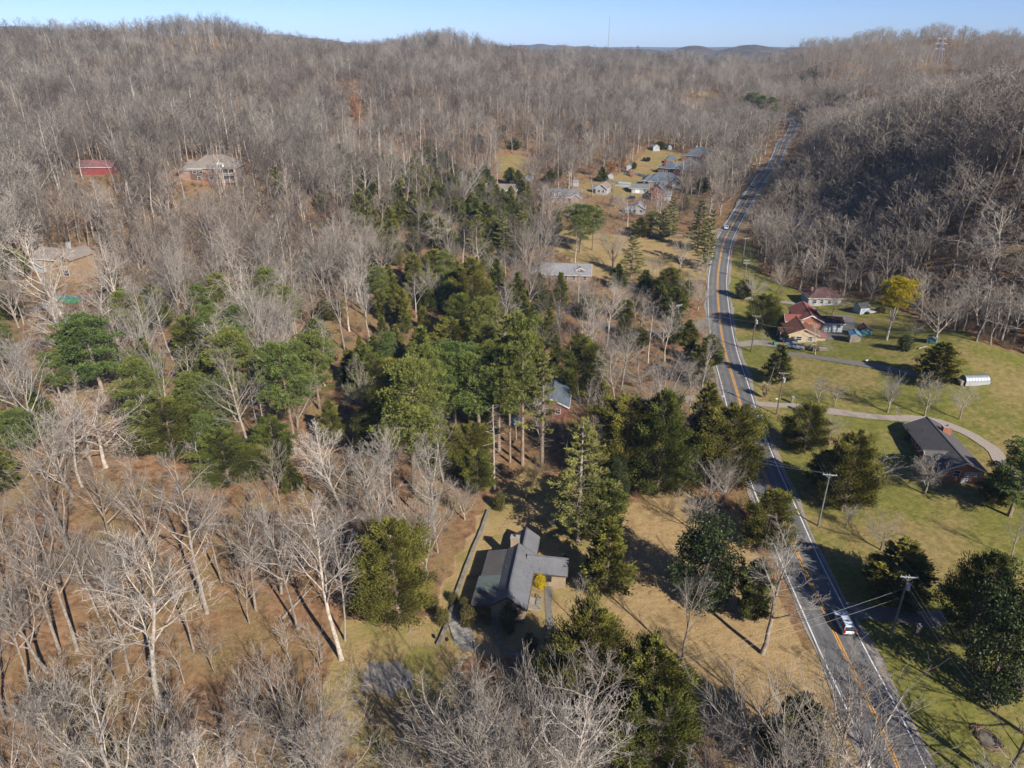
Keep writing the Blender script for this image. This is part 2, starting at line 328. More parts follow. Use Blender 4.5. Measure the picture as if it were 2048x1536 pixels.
gm.polygons.add(nq); gm.polygons.foreach_set("loop_start", np.arange(0, nq * 4, 4, dtype=np.int32)); gm.polygons.foreach_set("loop_total", np.full(nq, 4, np.int32))
gm.polygons.foreach_set("use_smooth", np.ones(nq, bool))
ca = gm.attributes.new("cover", 'FLOAT_COLOR', 'POINT'); ca.data.foreach_set("color", np.stack([MG, MT, MD, FAR], -1).astype(np.float32).ravel())
gm.update(calc_edges=True)
m, t, b = nt("ground_cover")
a = t.nodes.new("ShaderNodeAttribute"); a.attribute_name = "cover"; sp = t.nodes.new("ShaderNodeSeparateColor"); t.links.new(a.outputs["Color"], sp.inputs[0])
n_big, n_mid, n_fine, n_vf = noise(t, .018, 4), noise(t, .11, 5, .65), noise(t, .75, 5, .7), noise(t, 3.5, 4, .75)
litter = mix(t, ramp(t, n_fine, .3, .7), (.155, .082, .042), (.375, .222, .122))
litter = mix(t, ramp(t, n_mid, .42, .68), litter, mix(t, ramp(t, n_vf, .3, .7), (.18, .125, .05), (.34, .25, .12)))
litter = mix(t, ramp(t, n_vf, .58, .8), litter, (.42, .27, .16))
tan = mix(t, ramp(t, n_fine, .28, .72), (.27, .175, .075), (.47, .325, .155)); tan = mix(t, ramp(t, n_vf, .35, .75), tan, (.52, .38, .2))
tan = mix(t, ramp(t, n_mid, .5, .75), tan, (.24, .155, .07))
green = mix(t, ramp(t, n_fine, .3, .7), (.120, .130, .027), (.24, .228, .052)); green = mix(t, ramp(t, n_vf, .5, .85), green, (.30, .27, .075))
grasstan = mix(t, ramp(t, n_fine, .3, .7), (.26, .19, .075), (.37, .285, .115))
wv = t.nodes.new("ShaderNodeTexWave"); wv.inputs["Scale"].default_value = .42; wv.inputs["Distortion"].default_value = 3.5; wv.inputs["Detail"].default_value = 2; wv.inputs["Detail Scale"].default_value = .15
rot = t.nodes.new("ShaderNodeMapping"); rot.inputs["Rotation"].default_value = (0, 0, 1.15); t.links.new(t.nodes["geo"].outputs["Position"], rot.inputs[0]); t.links.new(rot.outputs[0], wv.inputs["Vector"])
green = mix(t, mth(t, 'MULTIPLY', wv.outputs["Fac"], .22), green, (.30, .27, .09)); n_spot = noise(t, .33, 6, .75)
green = mix(t, ramp(t, n_spot, .60, .72), green, (.20, .15, .06)); tan = mix(t, ramp(t, n_spot, .57, .70), tan, (.20, .13, .06)); grasstan = mix(t, ramp(t, n_spot, .58, .72), grasstan, (.20, .19, .05))
def soft(v, lo, hi, amt=.5):
    w = mth(t, 'ADD', v, mth(t, 'MULTIPLY', mth(t, 'SUBTRACT', n_mid, .5), amt)); w = mth(t, 'ADD', w, mth(t, 'MULTIPLY', mth(t, 'SUBTRACT', n_fine, .5), .35)); return ramp(t, w, lo, hi)
col = mix(t, soft(sp.outputs[1], .3, .62), litter, tan)
n_patch = noise(t, .045, 4, .6)
fieldc = mix(t, ramp(t, mth(t, 'ADD', n_patch, mth(t, 'MULTIPLY', mth(t, 'SUBTRACT', n_fine, .5), .3)), .45, .66), green, grasstan)
col = mix(t, soft(sp.outputs[0], .24, .46), col, fieldc)
col = mix(t, soft(sp.outputs[2], .35, .6), col, mix(t, ramp(t, n_fine, .3, .7), (.36, .15, .07), (.46, .24, .12)))
woods = mix(t, ramp(t, noise(t, .03, 6, .75), .35, .65), (.06, .05, .045), (.15, .115, .095))
col = mix(t, a.outputs["Alpha"], col, woods)
t.links.new(col, b.inputs["Base Color"]); b.inputs["Roughness"].default_value = .95; b.inputs["Specular IOR Level"].default_value = .1
bump(t, b, mth(t, 'ADD', n_fine, mth(t, 'MULTIPLY', n_vf, .5)), .7, .25)
gm.materials.append(m)
tag(link("ground", gm), kind="structure")

# ------------------------------------------------------------------ road, its markings, drives and paths (sheets draped a few cm above the ground)
def spline(pts, step):
    P = np.array(pts, float); out = []
    for i in range(len(P) - 1):
        p0, p1, p2, p3 = P[max(i - 1, 0)], P[i], P[i + 1], P[min(i + 2, len(P) - 1)]
        n = max(2, int(np.linalg.norm(p2 - p1) / step))
        for k in range(n):
            s = k / n; out.append(.5 * ((2 * p1) + (p2 - p0) * s + (2 * p0 - 5 * p1 + 4 * p2 - p3) * s * s + (3 * p1 - p0 - 3 * p2 + p3) * s ** 3))
    out.append(P[-1]); return np.array(out)
def ribbon(name, path, offs, lift, mat, dashes=None, parent=None):
    path = np.asarray(path); tg = np.gradient(path, axis=0); tg /= np.linalg.norm(tg, axis=1)[:, None]; nm = np.stack([tg[:, 1], -tg[:, 0]], -1)
    if callable(offs): O = np.array([offs(i) for i in range(len(path))])
    else: O = np.tile(np.array(offs, float), (len(path), 1))
    X = path[:, 0, None] + nm[:, 0, None] * O; Y = path[:, 1, None] + nm[:, 1, None] * O; Z = height(X, Y)
    Z = np.maximum(Z, height(path[:, 0], path[:, 1])[:, None] * .5 + Z * .5) + lift
    w = O.shape[1]; mb = MB(); mb.v = [tuple(q) for q in np.stack([X, Y, Z], -1).reshape(-1, 3)]
    for i in range(len(path) - 1):
        for k in range(w - 1): mb.f.append((i * w + k, i * w + k + 1, (i + 1) * w + k + 1, (i + 1) * w + k)); mb.m.append(0)
    o = mb.build(name, mat, parent); tag(o, kind="structure") if parent is None else None
    at = o.data.attributes.new("across", 'FLOAT', 'POINT'); at.data.foreach_set("value", O.astype(np.float32).ravel())
    return o
ROAD = spline([ground(*p)[:2] for p in ROAD_PX[1:]], 3.0)
d0 = ROAD[0] - ROAD[3]; d0 /= np.linalg.norm(d0); ROAD = np.concatenate([[ROAD[0] + d0 * s for s in range(90, 0, -3)], ROAD])
for _ in range(6): ROAD[1:-1] = ROAD[1:-1] * .5 + (ROAD[:-2] + ROAD[2:]) * .25
m, t, b = nt("asphalt")
f1, f2, f3 = noise(t, 6, 5, .8), noise(t, .35, 5, .7), noise(t, .05, 3)
c = mix(t, ramp(t, f1, .3, .7), (.125, .125, .13), (.175, .172, .172)); c = mix(t, ramp(t, f2, .45, .72), c, (.20, .196, .19)); c = mix(t, ramp(t, f3, .4, .7), c, mix(t, 1., c, (1.25, 1.24, 1.22), 'MULTIPLY'))
ac = t.nodes.new("ShaderNodeAttribute"); ac.attribute_name = "across"; ab = mth(t, 'ABSOLUTE', ac.outputs["Fac"]); tr1 = ramp(t, mth(t, 'ABSOLUTE', mth(t, 'SUBTRACT', mth(t, 'ABSOLUTE', mth(t, 'SUBTRACT', ab, 1.75)), .78)), .12, .5)
c = mix(t, mth(t, 'MULTIPLY', mth(t, 'SUBTRACT', 1.0, tr1), .4), c, (.075, .075, .078)); c = mix(t, ramp(t, ab, 3.5, 3.9), c, (.15, .14, .125)); c = mix(t, ramp(t, noise(t, .9, 6, .8), .62, .66), c, (.05, .05, .052))
t.links.new(c, b.inputs["Base Color"]); b.inputs["Roughness"].default_value = .85; bump(t, b, f1, .3, .02); ASPH = m
WHITEL = plain("road_paint_white", (.85, .85, .83), .7, .2, .8, local=False); YELLOWL = plain("road_paint_yellow", (.85, .40, .05), .7, .18, .8, local=False)
m, t, b = nt("gravel"); f1, f2 = noise(t, 5, 5, .8), noise(t, .4, 4)
c = mix(t, ramp(t, f1, .3, .7), (.22, .20, .175), (.42, .39, .35)); c = mix(t, ramp(t, f2, .4, .7), c, (.30, .235, .18)); t.links.new(c, b.inputs["Base Color"]); b.inputs["Roughness"].default_value = .95; bump(t, b, f1, .6, .05); GRAVEL = m
m, t, b = nt("pink_gravel"); f1 = noise(t, 4, 5, .8); c = mix(t, ramp(t, f1, .3, .7), (.29, .235, .19), (.45, .385, .325)); t.links.new(c, b.inputs["Base Color"]); b.inputs["Roughness"].default_value = .95; PGRAVEL = m
m, t, b = nt("worn_asphalt"); f1 = noise(t, 3, 5, .8); c = mix(t, ramp(t, f1, .3, .7), (.13, .12, .11), (.25, .235, .215)); t.links.new(c, b.inputs["Base Color"]); b.inputs["Roughness"].default_value = .9; WORN = m
rng0 = np.random.default_rng(3)
ribbon("road", ROAD, lambda i: (-3.85 + .12 * math.sin(i * .9) + .1 * math.sin(i * 2.3), -3.3, -2.53, -1.75, -.97, 0, .97, 1.75, 2.53, 3.3, 3.9 + .13 * math.sin(i * .7) + .1 * math.sin(i * 1.9)), .10, ASPH)
ribbon("road_shoulder", ROAD, lambda i: (-4.35 + .35 * math.sin(i * .37) + .25 * math.sin(i * 1.3), -3.75), .06, GRAVEL); ribbon("road_shoulder", ROAD, lambda i: (3.8, 4.6 + .35 * math.sin(i * .41) + .25 * math.sin(i * 1.1)), .06, GRAVEL)
for o in (-3.42, 3.36): ribbon("road_marking", ROAD, (o - .095, o + .095), .125, WHITEL)
for o in (-.17, .17): ribbon("road_marking", ROAD, (o - .09, o + .09), .125, YELLOWL)
DRIVES = []
def drive(px, width, mat, lift=.07, name="driveway"):
    p = spline([ground(*q)[:2] for q in px], 2.0); DRIVES.append((p, width))
    ph = rng0.uniform(0, 6, 2); w = width / 2
    return ribbon(name, p, lambda i: (-w - .18 * math.sin(i * .8 + ph[0]) - .1 * math.sin(i * 2.1), 0, w + .18 * math.sin(i * .7 + ph[1]) + .1 * math.sin(i * 1.7)), lift, mat)
drive([(1478, 792), (1505, 806), (1540, 810), (1590, 812), (1640, 820), (1700, 828), (1770, 836), (1830, 838), (1880, 846), (1925, 862), (1965, 885), (1990, 905), (2010, 935), (2060, 990)], 2.7, PGRAVEL)
drive([(1462, 690), (1490, 688), (1520, 686), (1560, 690), (1600, 694), (1622, 696)], 4.2, GRAVEL)
drive([(1575, 708), (1640, 716), (1700, 725), (1760, 735), (1830, 750)], 2.6, WORN)
drive([(1446, 590), (1480, 594), (1520, 600), (1560, 604), (1590, 607)], 3.0, GRAVEL)
drive([(1640, 668), (1665, 662), (1690, 654), (1692, 640), (1680, 630)], 5.5, WORN)
drive([(1672, 1215), (1730, 1225), (1800, 1232), (1870, 1240), (1990, 1250), (2080, 1250)], 3.6, WORN)
drive([(1436, 798), (1400, 795), (1360, 800), (1300, 815), (1240, 835)], 3.2, GRAVEL)
drive([(1458, 458), (1430, 462), (1400, 470), (1340, 470), (1260, 462)], 3.4, GRAVEL)
drive([(1545, 320), (1500, 330), (1460, 326), (1420, 322), (1400, 325)], 3.2, GRAVEL)
drive([(1535, 335), (1480, 352), (1420, 372), (1370, 378), (1345, 372)], 4.0, GRAVEL)
drive([(0, 632), (60, 620), (140, 600), (230, 585), (330, 575)], 3.0, WORN)
drive([(0, 700), (80, 688), (140, 680), (200, 690)], 3.0, WORN)
drive([(1420, 640), (1380, 655), (1330, 665), (1270, 660), (1180, 640)], 3.0, WORN)
drive([(1096, 1170), (1098, 1215), (1102, 1262)], 1.3, WORN, .06, "path")
drive([(900, 1225), (915, 1262), (942, 1300)], 2.2, WORN, .06, "path")
drive([(655, 165), (690, 205), (712, 240), (735, 262)], 3.0, GRAVEL, .1, "track")
def patch(name, cx, cy, rx, ry, mat, lift, seed):
    g = ground(cx, cy); rg = np.random.default_rng(seed); n = 40; ph = rg.uniform(0, 6, 4); mb = MB(); vs = [(g[0], g[1], hgt(g[0], g[1]) + lift)]
    for ring in (.5, 1.0):
        for k in range(n):
            a_ = 2 * math.pi * k / n; q = ring * (1 + .18 * math.sin(2 * a_ + ph[0]) + .12 * math.sin(5 * a_ + ph[1]) + .08 * math.sin(9 * a_ + ph[2])); x = g[0] + rx * q * math.cos(a_); y = g[1] + ry * q * math.sin(a_); vs.append((x, y, hgt(x, y) + lift))
    fs = [(0, 1 + k, 1 + (k + 1) % n) for k in range(n)] + [(1 + k, 1 + n + k, 1 + n + (k + 1) % n, 1 + (k + 1) % n) for k in range(n)]
    mb.add(vs, fs); return tag(mb.build(name, mat), kind="structure")
patch("gravel_patch", 772, 1356, 3.0, 3.4, GRAVEL, .05, 2)
patch("gravel_patch", 1650, 668, 6, 5, WORN, .045, 5)

# ------------------------------------------------------------------ bare trees
def nrm(a): return a / (np.linalg.norm(a) + 1e-9)
def perp(d, az):
    ref = np.array([0, 0, 1.]) if abs(d[2]) < .9 else np.array([1., 0, 0])
    a = nrm(np.cross(d, ref)); b = np.cross(d, a); return math.cos(az) * a + math.sin(az) * b
def skeleton(seed, H, st):
    rg = np.random.default_rng(seed); out = []
    lv = st['levels']
    def grow(p, d, L, r, lev, first=False):
        n = st['seg'][lev]; pts = [p]; rad = [r]; step = L / n; ds = [d]
        for i in range(n):
            d = nrm(d + rg.normal(0, st['wander'][lev], 3) + np.array([0, 0, st['up'][lev]])); p = p + d * step; ds.append(d)
            pts.append(p); rad.append(max(r * (1 - st['taper'][lev] * (i + 1) / n), st['rmin']))
        out.append((pts, rad, lev))
        if lev + 1 >= lv: return
        k = int(st['n'][lev] * rg.uniform(.8, 1.2) + .5); s0 = st['start'][lev]; az0 = rg.uniform(0, 6.28)
        for j in range(k):
            s = s0 + (1 - s0) * (j + rg.uniform(.1, .9)) / k; fi = s * n; i = min(int(fi), n - 1); f = fi - i
            q = pts[i] * (1 - f) + pts[i + 1] * f; rr = rad[i] * (1 - f) + rad[i + 1] * f
            ang = R(rg.uniform(*st['ang'][lev])); az = az0 + 2.4 * j + rg.uniform(-.5, .5)
            dd = nrm(math.cos(ang) * ds[i + 1] + math.sin(ang) * perp(ds[i + 1], az))
            prof = st.get('prof', .6)
            cl = L * st['ratio'][lev] * (1 - prof * (s - s0) / (1 - s0 + 1e-6)) * rg.uniform(.7, 1.25)
            grow(q, dd, cl, max(rr * st['rr'][lev], st['rmin']), lev + 1)
    lean = st.get('lean', .04)
    grow(np.zeros(3), nrm(np.array([rg.normal(0, lean), rg.normal(0, lean), 1.])), H * st['trunk'], H * st['girth'], 0)
    return out
def tree_meshes(name, seed, H, st, mats, sides=(7, 5, 4, 3, 3), single=False):
    sk = skeleton(seed, H, st); top = max(p[-1][2] for p, _, _ in sk); k = H / top
    tr, cr = MB(), MB()
    for pts, rad, lev in sk:
        pts = [p * k for p in pts]
        if lev == 0:
            pts = [pts[0] - np.array([0, 0, .6])] + pts; rad = [rad[0] * 1.35] + [rad[0] * 1.12] + list(rad[1:])
        (tr if lev == 0 else cr if not single else tr).tube(pts, rad, sides[lev], 0 if lev == 0 else 1 if lev == 1 else 2, cap=(lev == 0))
    a = tr.mesh(name + "_trunk", mats)
    for me in (a,): me.polygons.foreach_set("use_smooth", [True] * len(me.polygons))
    return (a, None) if single else (a, cr.mesh(name + "_crown", mats))
STD = [BARK, LIMB, TWIG]
TALLST = dict(levels=4, seg=(9, 5, 3, 2), wander=(.05, .12, .16, .18), up=(.02, .09, .06, .04), taper=(.82, .8, .7, .6), rmin=.0125, n=(17, 9, 7), start=(.38, .22, .15), ang=((28, 58), (25, 55), (22, 55)), ratio=(.38, .52, .52), rr=(.5, .5, .55), trunk=.95, girth=.0125, prof=.62)
FORKST = dict(TALLST, n=(11, 11, 8), start=(.30, .2, .12), ang=((22, 45), (28, 60), (25, 60)), ratio=(.58, .45, .5), wander=(.08, .16, .18, .2), trunk=.8)
FANST = dict(levels=4, seg=(5, 6, 4, 2), wander=(.06, .09, .12, .12), up=(.0, .06, .05, .03), taper=(.6, .75, .7, .5), rmin=.0115, n=(12, 11, 7), start=(.22, .15, .12), ang=((22, 50), (16, 38), (14, 36)), ratio=(1.15, .5, .5), rr=(.5, .48, .5), trunk=.52, girth=.017, prof=.25)
GNARL = dict(levels=4, seg=(6, 7, 5, 3), wander=(.12, .26, .3, .3), up=(.0, .05, .04, .03), taper=(.6, .8, .75, .6), rmin=.015, n=(10, 10, 7), start=(.3, .18, .12), ang=((35, 75), (30, 65), (28, 65)), ratio=(.9, .45, .45), rr=(.55, .5, .55), trunk=.6, girth=.02, prof=.3)
YARDST = dict(FANST, n=(10, 10, 8), start=(.28, .15, .1), ang=((28, 60), (24, 50), (20, 45)), ratio=(.9, .52, .5), rmin=.013, girth=.019, trunk=.6)
SAPST = dict(levels=3, seg=(6, 4, 2), wander=(.09, .14, .16), up=(.02, .08, .05), taper=(.8, .75, .6), rmin=.013, n=(15, 10), start=(.25, .15), ang=((25, 55), (22, 50)), ratio=(.42, .5), rr=(.5, .55), trunk=.95, girth=.009, prof=.55)
SNAGST = dict(levels=2, seg=(9, 3), wander=(.03, .14), up=(0, -.02), taper=(.7, .7), rmin=.02, n=(46,), start=(.12,), ang=((65, 100),), ratio=(.12,), rr=(.3,), trunk=1., girth=.012, prof=.4)
BRUSHST = dict(levels=3, seg=(2, 4, 3), wander=(.1, .16, .2), up=(0, .06, .05), taper=(.3, .75, .6), rmin=.013, n=(13, 9), start=(.1, .15), ang=((10, 60), (18, 50)), ratio=(4.5, .5), rr=(.6, .5), trunk=.2, girth=.012, prof=.2)
def lod(st, **kw): return dict(st, levels=4, rmin=kw.pop('rmin', .045), **kw)
PROTO = {}
for k_, (st, H, seeds) in dict(tall=(TALLST, 24, (1, 2, 3, 4)), fork=(FORKST, 22, (11, 12, 13)), fan=(FANST, 15, (21, 22, 23)), gnarl=(GNARL, 16, (31, 32)), yard=(YARDST, 9, (41, 42, 43)), sapling=(SAPST, 11, (51, 52, 53))).items():
    mats = [PALE, PALE, LIMB] if k_ == 'gnarl' else [TWIG, TWIG, TWIG] if k_ == 'fan' and False else STD
    PROTO[k_] = [(H,) + tree_meshes(k_, s, H, st, mats) for s in seeds]
PROTO['pale'] = [(24,) + tree_meshes('pale', 61, 24, dict(FORKST, n=(14, 9, 7), start=(.4, .2, .12), ratio=(.5, .45, .5), wander=(.06, .18, .22, .24)), [PALE, PALE, LIMB]), (24,) + tree_meshes('pale', 62, 24, dict(TALLST, wander=(.06, .2, .22, .22)), [PALE, PALE, LIMB])]
PROTO['snag'] = [(16,) + tree_meshes('snag', 71, 16, SNAGST, [LIMB, LIMB, LIMB])]
PROTO['brush'] = [(3.2,) + tree_meshes('brush', s, 3.2, BRUSHST, [BROWNTWIG] * 3) for s in (81, 82)]
# mid- and far-distance trees are one mesh each
FARST = dict(TALLST, n=(10, 6, 3), seg=(6, 3, 2, 1), rmin=.03, girth=.015)
FARFK = dict(FORKST, n=(8, 7, 4), seg=(6, 4, 2, 1), rmin=.03, girth=.015)
FARFN = dict(FANST, n=(9, 7, 4), seg=(4, 3, 2, 1), rmin=.03, trunk=.5)
_SHADE = [SHADE_BARK, SHADE_BARK, SHADE_TWIG]
FARP = [tree_meshes('far', s, 20, st, mt, (5, 3, 3, 3), True)[0] for s, st, mt in ((101, FARST, STD), (102, FARST, STD), (103, FARFK, STD), (104, FARFK, STD), (105, FARFN, STD), (106, FARST, [PALE, LIMB, TWIG]), (107, FARFK, [LIMB, LIMB, TWIG]), (108, FARFN, STD), (109, FARST, _SHADE), (110, FARFK, _SHADE), (111, FARFN, _SHADE), (112, FARFK, [LIMB, SHADE_BARK, SHADE_TWIG]))]

# ------------------------------------------------------------------ evergreens: real sprays of foliage spread through the crown
def spray(P, D, L, Wd, rg, droop=0.0):                # diamonds: P foot, D direction, L length, Wd width -> (n,4,3)
    n = len(P); D = D + rg.normal(0, .25, (n, 3)); D[:, 2] -= droop; D /= np.linalg.norm(D, axis=1)[:, None] + 1e-9
    S = np.cross(D, rg.normal(0, 1, (n, 3))); S /= np.linalg.norm(S, axis=1)[:, None] + 1e-9
    L = L[:, None]; Wd = Wd[:, None]
    return np.stack([P, P + D * L * .45 + S * Wd, P + D * L, P + D * L * .45 - S * Wd], 1)
def conifer(name, seed, H, Wd, shape, mat, nb=90, per=250, size=.38, width=.058, clear=.05, up=.7, lump=.35, bark=None, tuft=False, lean=0):
    rg = np.random.default_rng(seed); V, T = [], []; tr = MB()
    tr.tube([(0, 0, -.5), (0, 0, H * .25), (rg.normal(0, .1), rg.normal(0, .1), H * .6), (0, 0, H * .96)], [H * .022, H * .018, H * .010, .03], 7)
    ph = rg.uniform(0, 6, 4)
    for i in range(nb):
        f = clear + (1 - clear) * ((i + rg.uniform(0, 1)) / nb) ** .85; f = min(f, .985)
        s = (f - clear) / (1 - clear); az = 2.4 * i + rg.uniform(-.4, .4)
        rad = Wd / 2 * shape(s) * (1 + lump * math.sin(2 * az + ph[0] + 5 * s) * .45 + lump * .9 * rg.choice([-.75, -.35, 0, .25, .5, .75])); rad = max(rad, .25)
        z0 = H * f; d = nrm(np.array([math.cos(az), math.sin(az), up * rg.uniform(.5, 1.3)])); Lb = rad / math.hypot(d[0], d[1]) if up < 1.5 else rad * 1.4
        z0 -= d[2] * Lb * .55; base = np.array([0, 0, max(z0, .2)])
        tr.tube([base, base + d * Lb * .75], [.02 + .012 * Lb, .012], 3, cap=False)
        n = max(8, int(per * (.25 + (rad / (Wd / 2)) ** 1.3)))
        u = rg.uniform(.25, 1.0, n) ** .75
        P = base + d * (Lb * u)[:, None] + rg.normal(0, 1, (n, 3)) * (.07 + .095 * Lb * (.35 + .5 * (1 - np.abs(u - .65))))[:, None] * np.array([1, 1, .75])
        D = d + np.array([0, 0, .35]); D = np.tile(D, (n, 1)) + .35 * nrm(d) * rg.uniform(0, 1, (n, 1))
        V.append(spray(P, D, size * rg.uniform(.6, 1.3, n), width * rg.uniform(.7, 1.3, n), rg)); tb = rg.uniform(.0, 1.0); T.append(np.clip(tb + rg.normal(0, .18, n), 0, 1))
    return tr.mesh(name + "_trunk", bark or PINEBARK), quads_mesh(name + "_crown", np.concatenate(V), np.concatenate(T), mat)
def pine(name, seed, H, Wd, mat, clear=.45, limbs=34, clumps=5, tufts=120, bark=None, size=.34):
    rg = np.random.default_rng(seed); V, T = [], []; tr = MB(); lx, ly = rg.normal(0, .25, 2)
    axis_ = lambda z: np.array([lx * (z / H) ** 2 * 2, ly * (z / H) ** 2 * 2, z])
    tr.tube([axis_(0) - np.array([0, 0, .5])] + [axis_(H * q) for q in (.15, .4, .6, .8, .97)], [H * .019, H * .015, H * .0125, H * .009, H * .006, .03], 7)
    for i in range(limbs):
        s = (i + rg.uniform(0, 1)) / limbs; z = H * (clear + (.97 - clear) * s); az = 2.4 * i + rg.uniform(-.6, .6)
        L = Wd / 2 * (.45 + .6 * math.sin(math.pi * min(1, .22 + .72 * s))) * rg.uniform(.6, 1.15) * (1 if s < .9 else .55)
        d = nrm(np.array([math.cos(az), math.sin(az), rg.uniform(.05, .55) + .5 * s])); b = axis_(z); e = b + d * L
        tr.tube([b, (b + e) / 2 + np.array([0, 0, -.05 * L]), e], [.05, .035, .015], 4, cap=False)
        for c in range(clumps):
            q = b + d * L * rg.uniform(.45, 1.05) + rg.normal(0, .16 * L, 3) * np.array([1, 1, .6]); rc = rg.uniform(.5, .95) * Wd / 7
            n = int(tufts * rg.uniform(.7, 1.2)); D = rg.normal(0, 1, (n, 3)); D[:, 2] = np.abs(D[:, 2]) * .9 - .25; D /= np.linalg.norm(D, axis=1)[:, None]
            P = q + D * (rc * rg.uniform(.25, 1, n) ** .5)[:, None] * np.array([1.1, 1.1, .75])
            V.append(spray(P, D + np.array([0, 0, .3]), size * rg.uniform(.7, 1.2, n), .055 * rg.uniform(.8, 1.4, n), rg)); tb = rg.uniform(.25, .75); T.append(np.clip(tb + rg.normal(0, .2, n), 0, 1))
    for k in range(6):
        z = H * rg.uniform(.15, clear); az = rg.uniform(0, 6.28); d = np.array([math.cos(az), math.sin(az), .1]); tr.tube([axis_(z), axis_(z) + d * rg.uniform(.6, 1.6)], [.03, .012], 3, cap=False)
    return tr.mesh(name + "_trunk", bark or PINEBARK), quads_mesh(name + "_crown", np.concatenate(V), np.concatenate(T), mat)
def tiered(name, seed, H, Wd, mat, clear=.12, gap=.9, per=110, bare=0.0, size=.5):   # white pine: level whorls with gaps between
    rg = np.random.default_rng(seed); V, T = [], []; tr = MB(); tr.tube([(0, 0, -.5), (0, 0, H * .5), (0, 0, H * .98)], [H * .016, H * .011, .03], 7)
    z = H * clear; lev = 0
    while z < H * .97:
        s = (z / H - clear) / (1 - clear); prof = (1 - s) ** .75 * (.55 + .45 * min(1, s * 5 + .3)) + .05
        for k in range(6):
            if rg.random() < bare * (1 - s): 
                az = rg.uniform(0, 6.28); d = np.array([math.cos(az), math.sin(az), .12]); tr.tube([(0, 0, z), tuple(np.array([0, 0, z]) + d * rg.uniform(.5, 2))], [.04, .015], 3, cap=False); continue
            az = lev * .5 + k * 2 * math.pi / 6 + rg.uniform(-.3, .3); L = Wd / 2 * prof * rg.choice([.45, .7, .9, 1.05, 1.3]); d = nrm(np.array([math.cos(az), math.sin(az), rg.uniform(-.02, .3) + .5 * s * s]))
            b = np.array([0, 0, z + rg.uniform(-.25, .25)]); e = b + d * L; tr.tube([b, b + d * L * .6 + np.array([0, 0, -.04 * L]), e], [.045, .03, .012], 3, cap=False)
            n = max(14, int(per * (.2 + prof))); u = rg.uniform(.22, 1.02, n) ** .8; side = np.cross(d, [0, 0, 1.]); w = rg.normal(0, .15, n) * L * (1.15 - .5 * u)
            P = b + d * (L * u)[:, None] + side * w[:, None] + np.array([0, 0, 1.]) * rg.normal(.02, .09, n)[:, None] - np.array([0, 0, .04 * L])
            D = np.tile(d, (n, 1)) * 1.0 + side * (np.sign(w) * .6)[:, None] + np.array([0, 0, .12])
            V.append(spray(P, D, size * rg.uniform(.6, 1.25, n), .075 * rg.uniform(.8, 1.4, n), rg)); tb = rg.uniform(.25, .8); T.append(np.clip(tb + rg.normal(0, .18, n), 0, 1))
        z += gap * rg.uniform(.8, 1.2); lev += 1
    return tr.mesh(name + "_trunk", bark_of(name)), quads_mesh(name + "_crown", np.concatenate(V), np.concatenate(T), mat)
def bark_of(n): return BARK
def broadleaf(name, seed, H, Wd, mat, n=9000, size=.36, shape=None, trunk=True, wid=.5, solid=.55):
    rg = np.random.default_rng(seed); lobes = []
    for k in range(42):
        s = rg.uniform(0, 1) ** .8; az = rg.uniform(0, 6.28); r = Wd / 2 * (shape or (lambda s: math.sin(math.pi * (.12 + .8 * (1 - s))) ** .8))(s) * rg.uniform(.45, .82); lobes.append((r * math.cos(az), r * math.sin(az), H * (.06 + .86 * s), Wd * rg.uniform(.13, .21)))
    Lb = np.array(lobes); idx = rg.integers(0, len(Lb), n); D = rg.normal(0, 1, (n, 3)); D /= np.linalg.norm(D, axis=1)[:, None]
    P = Lb[idx, :3] + D * (Lb[idx, 3] * rg.uniform(solid, 1.05, n))[:, None]; P[:, 2] = np.maximum(P[:, 2], .1)
    tb = rg.uniform(.2, .8, len(Lb)); tr = MB(); tr.tube([(0, 0, -.4), (0, 0, H * .5), (0, 0, H * .85)], [H * .025, H * .016, .03], 6)
    for l in lobes[::2]: tr.tube([(0, 0, max(.2, l[2] - l[3] * 2)), l[:3]], [.05, .02], 3, cap=False)
    return tr.mesh(name + "_trunk", PINEBARK), quads_mesh(name + "_crown", spray(P, D * .8 + rg.normal(0, .5, (n, 3)), size * rg.uniform(.7, 1.2, n), size * wid * .5 * rg.uniform(.8, 1.2, n), rg), np.clip(tb[idx] + rg.normal(0, .2, n), 0, 1), mat)
cone_s = lambda s: (1 - s) ** .72 * min(1, .62 + 2.2 * s)
col_s = lambda s: (1 - s ** 2.6) ** .8 * min(1, .6 + 2.4 * s)
oval_s = lambda s: math.sin(math.pi * (.16 + .8 * s)) ** .75
EV = {}
EV['cedar'] = [(10, 5) + conifer('cedar', 201, 10, 5.0, cone_s, CEDARF), (10, 4.2) + conifer('cedar', 202, 10, 4.2, col_s, CEDARF), (10, 5.2) + conifer('cedar', 203, 10, 5.2, oval_s, CEDARF), (10, 4.6) + conifer('cedar', 204, 10, 4.6, cone_s, CEDARF, lump=.5)]
EV['bigcedar'] = [(14, 8.5) + conifer('bigcedar', 205, 14, 8.5, col_s, CEDARF, nb=130, per=340, lump=.55), (14, 8.5) + conifer('bigcedar', 206, 14, 8.5, oval_s, CEDARF, nb=130, per=340, lump=.6)]
EV['pine'] = [(20, 8) + pine('pine', 211, 20, 8, PINEF), (20, 8) + pine('pine', 212, 20, 8, PINEF, clear=.36, limbs=38), (18, 8) + pine('pine', 213, 18, 8, PINEF, clear=.28, limbs=42)]
EV['whitepine'] = [(20, 10) + tiered('whitepine', 221, 20, 10, WPINEF, per=210, gap=1.3, size=.36), (20, 9) + tiered('whitepine', 222, 20, 9, WPINEF, per=240, gap=1.0, size=.36)]
EV['sparsepine'] = [(22, 7) + tiered('sparsepine', 223, 22, 7, WPINEF, clear=.2, bare=1.15, per=160, size=.38)]
